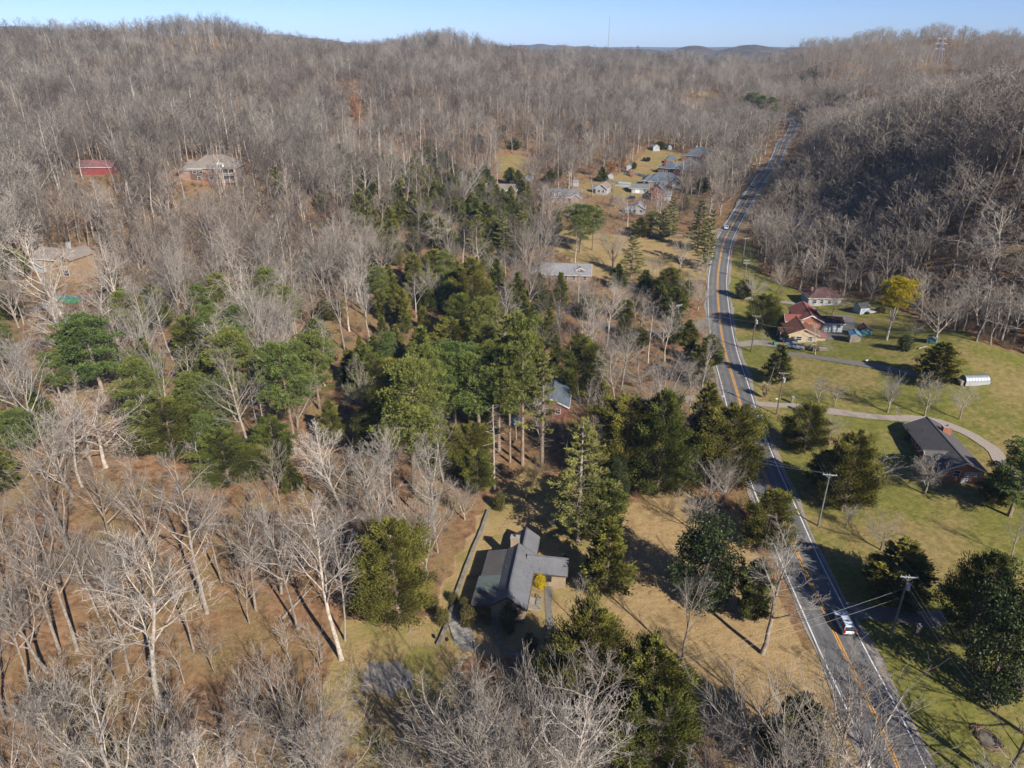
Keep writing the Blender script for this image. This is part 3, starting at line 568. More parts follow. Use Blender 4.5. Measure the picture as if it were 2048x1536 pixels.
EV['magnolia'] = [(11, 9) + broadleaf('magnolia', 231, 11, 9, MAGF, 14000), (14, 10) + broadleaf('magnolia', 232, 14, 10, MAGF, 18000)]
EV['rustoak'] = [(10, 7) + broadleaf('rustoak', 251, 10, 7, RUSTF, 3600, .42, wid=.6, solid=.1)]
EV['shrub'] = [(2.2, 2.4) + broadleaf('shrub', 241, 2.2, 2.4, SHRUBF, 2600, .2), (2.2, 2.4) + broadleaf('shrub', 242, 2.2, 2.4, SHRUBF, 2600, .22)]
EV['yshrub'] = [(2.0, 2.0) + broadleaf('yshrub', 243, 2.0, 2.0, YSHRUBF, 4200, .13, shape=lambda s: math.sin(math.pi * (.2 + .72 * s)))]
EV['dshrub'] = [(3.2, 3.4) + broadleaf('dshrub', 244, 3.2, 3.4, MAGF, 4200, .24)]
EV['plume'] = [(2, 1.6) + conifer('plume', 245, 2.0, 1.6, lambda s: .3 + .7 * s, DRYF, nb=40, per=25, size=.7, width=.03, up=2.2)]

# ------------------------------------------------------------------ planting
used = {}
ALLTREES = []                                         # (root, kind word, photo x, photo y of mid crown, look)
BARE = []; EVER = []; HERO = set()
def plant(kind, g, H, Wd=None, name=None, var=None, rz=None, look="", label=None, cat="tree", group=None, rg=random.Random(5)):
    P = (EV if kind in EV else PROTO)[kind]; i = rg.randrange(len(P)) if var is None else var % len(P)
    if kind in ('magnolia', 'shrub', 'dshrub', 'yshrub', 'rustoak') and Wd: Wd *= .80; H *= .93
    if kind in EV: h0, w0, tm, cm = P[i]; sz = H / h0; sx = (Wd / w0) if Wd else sz
    else: h0, tm, cm = P[i]; sz = H / h0; sx = sz * (Wd or 1.0)
    nm = name or dict(cedar="cedar_tree", bigcedar="cedar_tree", pine="pine_tree", whitepine="white_pine", sparsepine="white_pine", magnolia="magnolia_tree", shrub="evergreen_shrub", dshrub="evergreen_shrub", yshrub="yellow_shrub", plume="pampas_grass", snag="dead_snag", brush="bare_bush", rustoak="rusty_oak").get(kind, "bare_tree")
    r = thing(nm, label or "", cat, (g[0], g[1], g[2] - .05), rg.uniform(0, 6.28) if rz is None else rz, group)
    r.scale = (sx, sx, sz)
    link("trunk", tm, r)
    if cm: link("crown", cm, r)
    q = project(g[0], g[1], g[2] + H * .6); ALLTREES.append((r, nm, q[0], q[1], look, H))
    return r

# ------------------------------------------------------------------ buildings
def T(mb_pts, bx, by, ax):
    return [(bx + p[1], by + p[0], p[2]) if ax == 'x' else (bx + p[0], by + p[1], p[2]) for p in mb_pts]
def gable(root, bx, by, L, Wd, h, rise, wall, roof, ax='y', over=.45, z0=-1.2, th=.16, trim=None, walls=True):
    w = Wd / 2; s = rise / w
    if walls:
        mb = MB(); mb.prism([(-w, z0), (w, z0), (w, h), (0, h + rise), (-w, h)], 'y', -L / 2, L / 2); mb.v = T(mb.v, bx, by, ax); mb.build("wall", wall, root)
    xo = w + over; zo = h - over * s + .012; hr = h + rise + .012
    mb = MB(); mb.prism([(-xo, zo), (0, hr), (xo, zo), (xo, zo + th), (0, hr + th), (-xo, zo + th)], 'y', -L / 2 - over, L / 2 + over); mb.v = T(mb.v, bx, by, ax); ro = mb.build("roof", roof, root)
    mb = MB(); mb.box(-.14, .14, -L / 2 - over + .02, L / 2 + over - .02, hr + th - .05, hr + th + .035); mb.v = T(mb.v, bx, by, ax); mb.build("ridge_cap", roof, ro)
    if trim:
        mb = MB()
        for y in (-L / 2 - over - .07, L / 2 + over + .004): mb.prism([(-xo, zo - .12), (0, hr - .12), (xo, zo - .12), (xo, zo + th + .02), (0, hr + th + .02), (-xo, zo + th + .02)], 'y', y, y + .066)
        for x in (-xo - .09, xo + .004): mb.box(x, x + .086, -L / 2 - over, L / 2 + over, zo - .1, zo + .08)
        mb.v = T(mb.v, bx, by, ax); mb.build("fascia", trim, root)
    return ro
def hip(root, bx, by, L, Wd, h, rise, wall, roof, ax='y', over=.5, z0=-1.2, th=.16, trim=None, walls=True):
    w = Wd / 2; s = rise / w
    if walls:
        mb = MB(); mb.box(-w, w, -L / 2, L / 2, z0, h); mb.v = T(mb.v, bx, by, ax); mb.build("wall", wall, root)
    xo, yo = w + over, L / 2 + over; zo = h - over * s + .012 + .3 * over * s; r = max(L / 2 - w, .05); hr = h + rise
    mb = MB(); c = [(-xo, -yo), (xo, -yo), (xo, yo), (-xo, yo)]
    mb.add([(*q, zo) for q in c] + [(*q, zo + th) for q in c] + [(0, -r, hr + th), (0, r, hr + th)],
           [(3, 2, 1, 0), (0, 1, 5, 4), (1, 2, 6, 5), (2, 3, 7, 6), (3, 0, 4, 7), (4, 5, 8), (6, 7, 9), (5, 6, 9, 8), (7, 4, 8, 9)])
    mb.v = T(mb.v, bx, by, ax); ro = mb.build("roof", roof, root)
    mb = MB()
    for q, e in (((-xo, -yo), -r), ((xo, -yo), -r), ((xo, yo), r), ((-xo, yo), r)): mb.tube([(*q, zo + th), (0, e, hr + th)], .09, 4)
    mb.tube([(0, -r, hr + th), (0, r, hr + th)], .1, 4); mb.v = T(mb.v, bx, by, ax); mb.build("ridge_cap", M_SHLGREY if roof in (M_SHBLUE,) else roof, ro)
    if trim:
        mb = MB()
        for x in (-xo - .09, xo + .004): mb.box(x, x + .086, -yo, yo, zo - .08, zo + .1)
        for y in (-yo - .09, yo + .004): mb.box(-xo, xo, y, y + .086, zo - .08, zo + .1)
        mb.v = T(mb.v, bx, by, ax); mb.build("fascia", trim, root)
    return ro
def slab_roof(root, pts, roof, th=.14):               # a sloping sheet through four corner points, given a thickness
    mb = MB(); mb.add(list(pts) + [(p[0], p[1], p[2] - th) for p in pts], [(0, 1, 2, 3), (7, 6, 5, 4), (0, 4, 5, 1), (1, 5, 6, 2), (2, 6, 7, 3), (3, 7, 4, 0)]); return mb.build("roof", roof, root)
def on_wall(x, y, z, ang):
    n = np.array([math.cos(ang), math.sin(ang), 0]); u = np.array([-n[1], n[0], 0]); o = np.array([x, y, z]); return lambda a, b, c: tuple(o + u * a + np.array([0, 0, 1.]) * b + n * c)
def obox(mb, f, a0, a1, b0, b1, c0, c1, mi=0):
    mb.add([f(a, b, c) for c in (c0, c1) for a, b in ((a0, b0), (a1, b0), (a1, b1), (a0, b1))], [(3, 2, 1, 0), (4, 5, 6, 7), (0, 1, 5, 4), (1, 2, 6, 5), (2, 3, 7, 6), (3, 0, 4, 7)], mi)
def window(root, x, y, z, w, h, ang, frame=None, glass=None, shutters=None, name="window"):
    f = on_wall(x, y, z, ang); mb = MB(); t_ = .09
    obox(mb, f, -w / 2, w / 2, -t_, 0, .003, .09); obox(mb, f, -w / 2, w / 2, h, h + t_, .003, .09); obox(mb, f, -w / 2 - t_, -w / 2, -t_, h + t_, .003, .09); obox(mb, f, w / 2, w / 2 + t_, -t_, h + t_, .003, .09); obox(mb, f, -w / 2, w / 2, h * .5 - .03, h * .5 + .03, .04, .08)
    o = mb.build(name, frame or M_WHITE, root); mb = MB(); obox(mb, f, -w / 2, w / 2, 0, h, .003, .035); mb.build("pane", glass or M_GLASSY, o)
    if shutters:
        for sgn in (-1, 1):
            mb = MB(); a = sgn * (w / 2 + t_ + .2); obox(mb, f, a - .18, a + .18, -.05, h + .05, .003, .05); mb.build("shutter", shutters, o)
    return o
def door(root, x, y, z, w, h, ang, mat=None):
    f = on_wall(x, y, z, ang); mb = MB(); obox(mb, f, -w / 2, w / 2, 0, h, .003, .06); o = mb.build("door", mat or M_WHITE, root); mb = MB(); obox(mb, f, w / 2 - .16, w / 2 - .08, h * .45, h * .5, .06, .11); mb.build("handle", M_CHROME, o)
def chimney(root, x, y, z0, z1, a, b, mat):
    mb = MB(); mb.box(x - a / 2, x + a / 2, y - b / 2, y + b / 2, z0, z1); o = mb.build("chimney", mat, root); mb = MB(); mb.box(x - a / 2 - .08, x + a / 2 + .08, y - b / 2 - .08, y + b / 2 + .08, z1 + .003, z1 + .12); mb.tube([(x, y, z1 + .12), (x, y, z1 + .45)], .14, 8, 1); mb.build("chimney_cap", [M_CONC, M_DKBROWN], o)
def vent(root, x, y, z, hgt_=.45):
    mb = MB(); mb.tube([(x, y, z - .3), (x, y, z + hgt_)], .07, 7); mb.build("vent_pipe", M_CHROME, root)
HOMES = []
def home(name, label, cat, px, py, rot, dz=0.0, keep=7.0, group=None, xyz=None):
    g = xyz or ground(px, py); r = thing(name, label, cat, (g[0], g[1], g[2] + dz), R(rot), group); HOMES.append((g[0], g[1], keep)); return r
S_, N_, E_, W_ = -math.pi / 2, math.pi / 2, 0.0, math.pi    # wall normals: S faces the camera

# the stone cottage with its mixed grey roofs
r = home("stone_house", "fieldstone cottage with grey and teal patched roofs beside two yellow shrubs", "house", 0, 0, -8.5, keep=9, xyz=(0.25, 88.6, hgt(.6, 88.6)))
ro = gable(r, 0, 0, 12.2, 5.2, 3.0, 1.9, M_STONE, M_SHGREY, trim=M_DKBROWN, over=.35)
slab_roof(r, [(-2.2, -6.5, 3.5), (-2.2, 0.2, 3.5), (-5.7, 0.2, 2.75), (-5.7, -6.5, 2.75)], M_SHDARK)
slab_roof(r, [(-2.0, -3.7, 3.66), (-2.0, 0.1, 3.66), (-5.62, 0.1, 2.86), (-5.62, -3.7, 2.86)], M_SHTEAL, .07)
slab_roof(r, [(-2.1, 0.35, 3.66), (-2.1, 6.45, 3.66), (-5.3, 6.45, 2.9), (-5.3, 0.35, 2.9)], M_SHDARK)
mb = MB(); mb.box(-5.2, -2.62, -2.2, 6.1, -1.2, 2.7); mb.build("wall", M_STONE, r)
for y in (-6.2, -3.6): mb = MB(); mb.box(-5.55, -5.4, y, y + .15, -1.2, 2.6); mb.build("porch_post", M_DKBROWN, r)
mb = MB(); mb.box(-5.6, -2.62, -6.3, -2.22, -.25, 0); mb.build("porch_floor", M_DECK, r)
mb = MB(); mb.box(-5.6, -2.7, -6.32, -6.24, .1, .95); mb.box(-5.62, -5.54, -6.2, -2.3, .1, .95); mb.build("porch_rail", M_DKBROWN, r)
gable(r, 0.6, 9.0, 5.2, 4.0, 2.6, 1.5, M_STONE, M_SHGREY, trim=M_DKBROWN, over=.3)
gable(r, 5.0, 4.6, 6.2, 3.9, 2.7, 1.5, M_STONE, M_SHGREY, ax='x', trim=M_DKBROWN, over=.3)
chimney(r, -.75, 6.9, 2.5, 5.9, 1.4, .9, M_STONE)
window(r, 5.2, 2.64, 1.0, 1.1, 1.4, S_, M_DKBROWN); window(r, .9, -6.12, 1.1, 1.0, 1.2, S_, M_DKBROWN); window(r, 2.62, 1.2, 1.0, 1.0, 1.2, E_, M_DKBROWN); window(r, 2.62, -4.2, 1.0, 1.0, 1.2, E_, M_DKBROWN); door(r, 2.62, -1.6, 0.05, 1.0, 2.1, E_, M_DKBROWN)
for x, y in ((-1.3, 3.7), (-1.4, 1.3), (-1.5, -4.2)): vent(r, x, y, 4.0)
mb = MB(); mb.tube([(8.0, 2.8, -1), (8.0, 2.8, 2.5)], .08, 6); mb.build("porch_post", M_DKBROWN, r)
mb = MB(); mb.box(2.75, 4.7, -3.1, -.5, -.1, .12); mb.build("deck_floor", M_DECK, r)
for y in (-3.12, -.5): mb = MB(); [mb.box(2.8 + .45 * k, 2.86 + .45 * k, y, y + .05, .12, 1.0) for k in range(5)]; mb.box(2.75, 4.75, y, y + .06, 1.0, 1.08); mb.build("deck_rail", M_WOOD, r)
mb = MB(); [mb.box(4.68, 4.74, -3.0 + .5 * k, -2.95 + .5 * k, .12, 1.0) for k in range(6)]; mb.box(4.68, 4.76, -3.05, -.5, 1.0, 1.08); mb.build("deck_rail", M_WOOD, r)

# brick ranch house across the road
r = home("ranch_house", "long low orange brick ranch house with dark shingle roof and white gable windows", "house", 0, 0, -6.2, keep=12, xyz=(91.6, 130.2, hgt(91, 130)))
gable(r, 0, 0, 18.5, 8.0, 2.7, 1.9, M_BRICK, M_SHDARK, trim=M_WHITE, over=.55)
gable(r, -3.6, -4.4, 4.2, 3.8, 2.75, 1.25, M_BRICK, M_SHDARK, ax='x', trim=M_WHITE, over=.4)
chimney(r, 1.9, 4.4, 3.0, 5.3, 1.8, 1.1, M_BRICK)
window(r, -1.2, -9.27, 1.2, 1.2, 1.3, S_); window(r, 1.3, -9.27, 1.3, 1.8, 1.0, S_, M_WHITE, M_SIDEW); window(r, 3.0, -9.27, 1.4, .9, .9, S_, M_WHITE, M_TEAL); window(r, .6, -9.27, -.3, 1.1, 1.1, S_, M_WHITE, M_SIDEW)
for y in (-7.5, 0, 2.6, 6.4): window(r, -4.02, y, .9, 1.2, 1.3, W_)
door(r, -4.02, -1.6, .1, 1.0, 2.1, W_)
for y in (-4, -2.5, -1, 1.2, 6.5): vent(r, .9, y, 4.3, .2)
vent(r, -2.2, 5.0, 3.7, .4)
# red-roofed two-storey brick house with porch and carport
r = home("brick_house", "two storey brick house with bright red shingle roof, white porch and carport", "house", 0, 0, -9, keep=9, xyz=(90.6, 206.5, hgt(90.6, 206.5)))
gable(r, 0, 0, 12.5, 7.4, 4.6, 1.9, M_BRICK, M_SHRED, trim=M_WHITE, over=.5)
gable(r, -4.6, -3.2, 4.6, 5.2, 4.2, 1.2, M_BRICK, M_SHRED, ax='x', trim=M_WHITE, over=.35)
gable(r, 6.6, -2.0, 6.4, 5.6, 4.0, .9, M_SIDEB, M_SHDKRED, ax='x', trim=M_WHITE, over=.4)
mb = MB(); mb.box(-3.7, 3.75, -6.3, -6.26, -1.2, 1.6); mb.build("foundation", M_STONEG, r)
window(r, -1.0, -6.27, 2.5, 1.3, 1.4, S_); window(r, 1.6, -6.27, 2.9, .8, .6, S_); window(r, -5.4, -5.82, 2.0, .9, 1.5, S_); window(r, -4.3, -5.82, 2.0, .9, 1.5, S_)
door(r, 5.2, -4.82, .1, 1.1, 2.1, S_, M_WHITE); window(r, 7.3, -4.82, .2, 2.4, 2.0, S_, M_WHITE, M_SIDEW); window(r, 8.6, -4.82, 2.6, 1.1, 1.0, S_)
chimney(r, 2.2, -1.2, 5.0, 6.4, .7, .6, M_SHDKRED)
# cream house with brown roof
r = home("cream_house", "cream sided low house with chocolate brown roof behind a pickup truck", "house", 0, 0, -7, keep=8, xyz=(85.6, 198.0, hgt(85, 198)))
gable(r, 0, 0, 10.5, 8.0, 2.9, 1.7, M_CREAM, M_SHBROWN, trim=M_CREAM, over=.5)
slab_roof(r, [(-3.8, -2.5, 2.9), (-3.8, 1.5, 2.9), (-6.0, 1.5, 2.2), (-6.0, -2.5, 2.2)], M_SHBROWN)
for y in (-2.3, 1.3): mb = MB(); mb.box(-5.8, -5.65, y, y + .15, -1, 2.15); mb.build("porch_post", M_WHITE, r)
gable(r, 5.2, -3.0, 2.6, 3.2, 2.0, .7, M_CREAM, M_REDTIN, ax='x', over=.3)
window(r, -1.2, -5.27, 1.0, 1.5, 1.2, S_); window(r, 2.0, -5.27, 1.0, 1.2, 1.2, S_); door(r, -2.9, -5.27, .1, .95, 2.0, S_, M_DKBROWN)
chimney(r, 0.6, .4, 3.8, 5.0, .6, .6, M_CREAM)
# hip roofed house behind
r = home("hip_roof_house", "white walled house with dark red hip roof half hidden by bare trees", "house", 1640, 604, -4, keep=8)
hip(r, 0, 0, 11, 8.5, 3.0, 2.2, M_SIDEW, M_SHDKRED, ax='x', trim=M_WHITE); chimney(r, -3.6, 0, 3.2, 5.2, .6, .6, M_BRICKR)
for x in (-3.4, -1, 1.6, 3.8): window(r, x, -4.27, .9, 1.1, 1.3, S_)
# outbuildings in that yard
def shed(name, label, px, py, rot, L, Wd, h, rise, wall, roof, ax='y', dr=None, group=None, trim=None, keep=3.5):
    r = home(name, label, "shed", px, py, rot, keep=keep, group=group); gable(r, 0, 0, L, Wd, h, rise, wall, roof, ax=ax, over=.22, z0=-.6, th=.08, trim=trim)
    if ax == 'y': door(r, 0, -L / 2 - .01, .05, min(1.3, Wd * .45), h * .85, S_, dr or wall); window(r, -Wd / 2 - .01, 0, h * .4, .6, .6, W_)
    else: door(r, 0, -Wd / 2 - .01, .05, min(1.3, L * .4), h * .85, S_, dr or wall); window(r, L * .3, -Wd / 2 - .01, h * .4, .6, .6, S_)
    return r
shed("garden_shed", "small grey board shed with bright blue metal roof on the lawn", 1707, 681, -14, 3.6, 2.8, 2.1, .75, M_WOOD, M_TINB, dr=M_WOOD)
shed("garden_shed", "teal painted shed with dark red roof just behind the blue roofed one", 1727, 669, -8, 3.8, 3.2, 2.0, .8, M_TEAL, M_SHDKRED)
shed("garden_shed", "pale blue shed with black roof at the wood edge, behind the tall yellow topped pine", 1722, 624, 10, 3.6, 4.0, 2.2, 1.0, M_SIDEB, M_SHDARK, ax='x')
shed("garden_shed", "low dark shed with small teal front under the broad bare tree", 1864, 684, -40, 2.6, 2.2, 1.3, .4, M_TEAL, M_SHDARK)
# quonset greenhouse
r = home("quonset_hut", "silver half round metal hut standing alone on the open green lawn", "hut", 1948, 765, 3, keep=5)
def arch(n, rad, hh): return [(rad * math.cos(math.pi * k / n), .55 + (hh - .55) * math.sin(math.pi * k / n)) for k in range(n + 1)]
mb = MB(); A = arch(14, 1.35, 2.0); Bp = [(-1.35, -.3)] ; mb.prism([(1.35, -.3)] + A + [(-1.35, -.3)], 'x', -3.0, 3.0); mb.build("shell", M_TIN, r)
for k in range(9):
    mb = MB(); x = -3.0 + .75 * k; mb.tube([(x, q[0] * 1.012, q[1] * 1.012) for q in [(1.35, -.2)] + A + [(-1.35, -.2)]], .035, 4); mb.build("rib", M_TIN, r)
mb = MB(); mb.box(-3.06, 3.06, -1.42, -1.37, -.2, .75); mb.build("side_panel", M_SIDEW, r)
mb = MB(); mb.box(-3.9, -3.02, -.9, .9, -.3, .9); mb.build("end_pen", M_WOOD, r)
# houses in the wood
r = home("blue_roof_house", "red brick house with dark slate blue roof glimpsed among tall pines", "house", 1106, 812, -8, keep=8)
gable(r, 0, 1.0, 13, 7.6, 2.9, 1.8, M_BRICKR, M_SHBLUE, trim=M_WHITE, over=.45); window(r, -1.7, -5.52, .9, 1.8, 1.2, S_); window(r, 1.6, -5.52, .9, 1.1, 1.2, S_); window(r, -3.82, 2, .9, 1.2, 1.2, W_)
r = home("grey_roof_house", "wide house with pale grey roof and small dormer deep among bare trees", "house", 1132, 556, -6, keep=10)
gable(r, 0, 0, 18, 10, 2.9, 2.6, M_BRICKP, M_SHLGREY, ax='x', trim=M_WHITE); gable(r, 5.2, -1.6, 4.4, 3.0, 4.3, .7, M_SIDEW, M_SHLGREY, trim=M_WHITE, over=.3, z0=2.5); window(r, 5.2, -3.82, 4.3 - .9, 1.6, .7, S_, M_WOOD)
for x in (-6, -3, 0, 3, 7): window(r, x, -5.02, .9, 1.2, 1.3, S_)
gable(r, -9.5, 1, 8, 6, 2.7, 1.6, M_BRICKP, M_SHLGREY, trim=M_WHITE)
r = home("hillside_house", "big pink brick house with tan grey hip roof on the wooded hillside", "house", 438, 356, 4, keep=13)
hip(r, 0, 0, 19, 12, 5.2, 4.2, M_BRICKP, M_SHTAN, ax='x', trim=M_WHITE); hip(r, -9.5, -1.5, 9, 9, 4.6, 3.2, M_BRICKP, M_SHTAN, trim=M_WHITE)
gable(r, 3.2, -4.5, 3.2, 3.0, 6.6, .9, M_WHITE, M_SHTAN, trim=M_WHITE, over=.25, z0=4.8); window(r, 3.2, -6.12, 5.3, 1.6, 1.1, S_)
mb = MB(); mb.box(4.4, 9.2, -8.2, -6.02, 2.2, 2.4); mb.build("deck_floor", M_DECK, r)
for x in (4.5, 6.8, 9.1): mb = MB(); mb.box(x - .1, x + .1, -8.2, -8.0, -2, 5.0); mb.build("deck_post", M_WHITE, r)
mb = MB(); mb.box(4.4, 9.2, -8.25, -8.19, 3.2, 3.3); mb.build("deck_rail", M_WHITE, r); slab_roof(r, [(4.2, -6.05, 5.3), (9.4, -6.05, 5.3), (9.4, -8.4, 4.9), (4.2, -8.4, 4.9)], M_SHTAN)
for x in (-7.5, -5, 0, 5.6, 8): window(r, x, -6.02, 2.9, 1.3, 1.5, S_)
for x in (-6, -1, 1.5, 6): window(r, x, -6.02, .2, 1.3, 1.4, S_)
r = home("red_barn", "long barn with faded red metal roof among bare trees on the hillside", "barn", 200, 345, 3, keep=9)
gable(r, 0, 0, 13.5, 7.5, 2.8, 2.0, M_REDP, M_REDTIN, ax='x', over=.4, trim=M_WHITE); door(r, 3, -3.77, .1, 2.6, 2.5, S_, M_REDP); window(r, 6.77, 0, 1.0, 1.0, 1.2, E_)
r = home("tan_brick_house", "tall tan brick house with steep gable half hidden by bare trees", "house", 140, 548, -14, keep=10)
gable(r, 4.6, -1, 9, 5.0, 6.4, 2.0, M_BRICKT, M_SHTAN, trim=M_BRICKT, over=.3); gable(r, -3.5, 2, 13, 8, 5.0, 2.2, M_BRICKT, M_SHTAN, ax='x', trim=M_WHITE)
gable(r, -9.0, -.5, 6, 5, 3.0, 1.4, M_SIDEW, M_SHTAN, trim=M_WHITE); window(r, 4.6, -5.52, 5.6, 1.5, 1.5, S_, M_DKBROWN); window(r, 4.6, -5.52, 1.4, 2.0, 1.8, S_); window(r, -1, -2.02, 3.2, 1.3, 1.4, S_); door(r, .8, -2.02, .1, 1.0, 2.1, S_); chimney(r, -1, 3.2, 6, 9.0, 1.0, .8, M_SIDEW)
# the row of houses along the valley
r = home("dormer_house", "long grey roofed house with three white dormers below the back lawns", "house", 1120, 402, -5, keep=10)
gable(r, 0, 0, 19, 9, 3.2, 3.2, M_BRICKP, M_SHGREY, ax='x', trim=M_WHITE)
for x in (-6.5, -3.6, -.2): gable(r, x, -2.6, 2.6, 1.6, 4.9, .6, M_WHITE, M_SHGREY, over=.15, z0=3.4); window(r, x, -3.92, 4.0, .9, .9, S_, M_WHITE)
for x in (-7, -4, -1, 2, 5): window(r, x, -4.52, .8, 1.2, 1.5, S_)
gable(r, 8.2, -3.4, 4.5, 5, 3.0, 1.8, M_BRICKP, M_SHGREY, trim=M_WHITE)
r = home("veiled_house", "tan walled house with brown roof veiled by bare trees, next to the cedar belt", "house", 1000, 388, -8, keep=9)
gable(r, 0, 0, 16, 9, 3.0, 2.4, M_BRICKP, M_SHTAN, ax='x', trim=M_WHITE); gable(r, 7, -3.5, 5, 5, 3.0, 1.5, M_BRICKP, M_SHTAN, trim=M_WHITE)
for x in (-5, -2, 1, 4): window(r, x, -4.52, .8, 1.2, 1.4, S_)
r = home("gabled_cottage", "small white cottage with grey gable roof beside the dark triangular cedar", "house", 1206, 385, -22, keep=6)
gable(r, 0, 0, 9, 6.5, 3.0, 2.4, M_SIDEW, M_SHTAN, trim=M_WHITE); gable(r, -3.4, -1, 4, 4, 2.6, 1.6, M_SIDEB, M_SHGREY, ax='x', trim=M_WHITE); window(r, -1.2, -4.52, .8, 1.2, 1.4, S_); window(r, 1.3, -4.52, .8, 1.0, 1.4, S_)
r = home("slate_roof_house", "wide pink brick house with slate blue hip roof and white garage", "house", 1322, 372, -6, keep=11)
hip(r, 1.5, 1, 19, 11, 3.4, 4.0, M_BRICKP, M_SHBLUE, ax='x', trim=M_WHITE); hip(r, -6.5, 2.5, 8, 8, 3.4, 3.0, M_BRICKP, M_SHBLUE, trim=M_WHITE); gable(r, 7.8, -6.0, 4.5, 6, 3.0, 2.0, M_BRICKP, M_SHBLUE, trim=M_WHITE)
door(r, 7.8, -8.27, .1, 4.4, 2.3, S_, M_WHITE)
for x in (-4, -1.5, 1, 3.5): window(r, x, -4.52, .8, 1.2, 1.5, S_)
r = home("brick_gable_house", "tall red brick gabled house standing in front of the slate blue hip roof", "house", 1316, 397, -16, keep=7)
gable(r, 0, 0, 11, 7.2, 5.0, 3.0, M_BRICKR, M_SHBLUE, trim=M_BRICKR, over=.3); window(r, -.6, -5.52, 4.6, 1.1, 1.6, S_, M_WHITE); window(r, -1.7, -5.52, 1.0, 1.2, 1.5, S_); window(r, 1.5, -5.52, 1.0, 1.2, 1.5, S_); gable(r, 5.0, -1.6, 4.0, 5.2, 3.0, 1.6, M_SIDEW, M_SHGREY, ax='x', trim=M_WHITE)
r = home("white_garage", "white walled garage with dark grey roof touching the red brick gable", "garage", 1279, 384, -6, keep=5)
gable(r, 0, 0, 9.5, 7, 2.7, 1.9, M_SIDEW, M_SHGREY, ax='x', trim=M_WHITE); door(r, -1.5, -3.52, .1, 2.6, 2.2, S_); window(r, 2.6, -3.52, .9, 1.2, 1.1, S_)
r = home("long_slate_house", "long red brick house with two stepped slate blue hip roofs, middle of the row", "house", 1364, 347, -32, keep=11)
hip(r, -8, -1, 12, 10, 3.6, 3.6, M_BRICKR, M_SHBLUE, ax='x', trim=M_WHITE); hip(r, 3, 2, 18, 13, 3.9, 5.0, M_BRICKR, M_SHBLUE, trim=M_WHITE); gable(r, 8.5, -3.2, 6, 5, 3.6, 2.2, M_BRICKR, M_SHBLUE, ax='x', trim=M_WHITE); chimney(r, -10, -4.6, 4, 8.6, 1.4, 1.1, M_BRICKR); chimney(r, -2, 6, 5, 9.6, 1.2, 1.0, M_BRICKR)
for x in (-12, -9.5, -7): window(r, x, -6.02, .8, 1.3, 1.6, S_)
for x in (-1.5, 1, 4): window(r, x, -7.02, .9, 1.3, 1.6, S_)
r = home("far_slate_house", "farthest slate blue hip roofed brick house at the top of the row", "house", 1400, 322, -32, keep=10)
hip(r, 0, 0, 17, 12, 4.0, 4.8, M_BRICKR, M_SHBLUE, ax='x', trim=M_WHITE); gable(r, 5, -5, 6, 6, 4.0, 2.6, M_BRICKR, M_SHBLUE, trim=M_WHITE); chimney(r, -4, 2, 5, 9.4, 1.0, 1.0, M_SIDEW)
for x in (-6, -3.5, -1): window(r, x, -6.02, .9, 1.3, 1.6, S_)
window(r, 5, -8.02, .9, 1.6, 1.6, S_)
r = home("grey_blue_cottage", "small grey blue roofed cottage buried among bare trees behind the tall pine row", "house", 1276, 424, -12, keep=6)
gable(r, 0, 0, 10, 7, 2.7, 2.2, M_SIDEW, M_SHLGREY, trim=M_WHITE); window(r, -1.5, -5.02, .9, 1.2, 1.2, S_); window(r, 1.6, -5.02, .9, 1.2, 1.2, S_); gable(r, -4.5, -2.5, 4, 4, 2.4, 1.0, M_SIDEW, M_SHLGREY, ax='x', trim=M_WHITE)
r = home("garden_pavilion", "open sided pavilion with slate blue hip roof behind the long brick house", "pavilion", 1342, 326, -10, keep=4)
hip(r, 0, 0, 6, 6, 2.9, 2.4, M_SIDEW, M_SHBLUE, walls=False)
for x in (-2.7, 2.7):
    for y in (-2.7, 2.7): mb = MB(); mb.box(x - .25, x + .25, y - .25, y + .25, -.8, 2.9); mb.build("pillar", M_BRICKR, r)
shed("garden_shed", "white shed alone on the orange brown clearing beside the long dormer house", 1149, 371, -8, 4.6, 3.2, 2.3, .9, M_SIDEW, M_SHLGREY, ax='x')
shed("garden_shed", "blue grey shed at the edge of the sloping grass glade", 1059, 360, -20, 3.8, 3.8, 2.3, 1.3, M_SIDEB, M_SHBLUE)
shed("garden_shed", "pale barn like shed with grey roof at the top of the back lawns", 1309, 300, 12, 7, 5.0, 2.6, 1.6, M_SIDEW, M_SHLGREY)
shed("garden_shed", "tiny white shed at the wood edge past the top lawn", 1338, 299, 4, 3.6, 3.0, 2.4, 1.2, M_SIDEW, M_SHGREY)
shed("garden_shed", "blue roofed white shed by the grey fence of the back garden", 1258, 338, -10, 3.8, 3.2, 2.2, 1.0, M_SIDEW, M_TINB)
shed("garden_shed", "small pale grey shed between the triangular cedar and the pool", 1221, 356, -5, 3.6, 3.2, 2.1, .9, M_SIDEW, M_SHLGREY)
shed("roadside_cabin", "orange walled cabin far up the valley among bare trees", 1458, 246, 20, 9, 7, 3.2, 2.2, M_BRICKT, M_SHTAN)
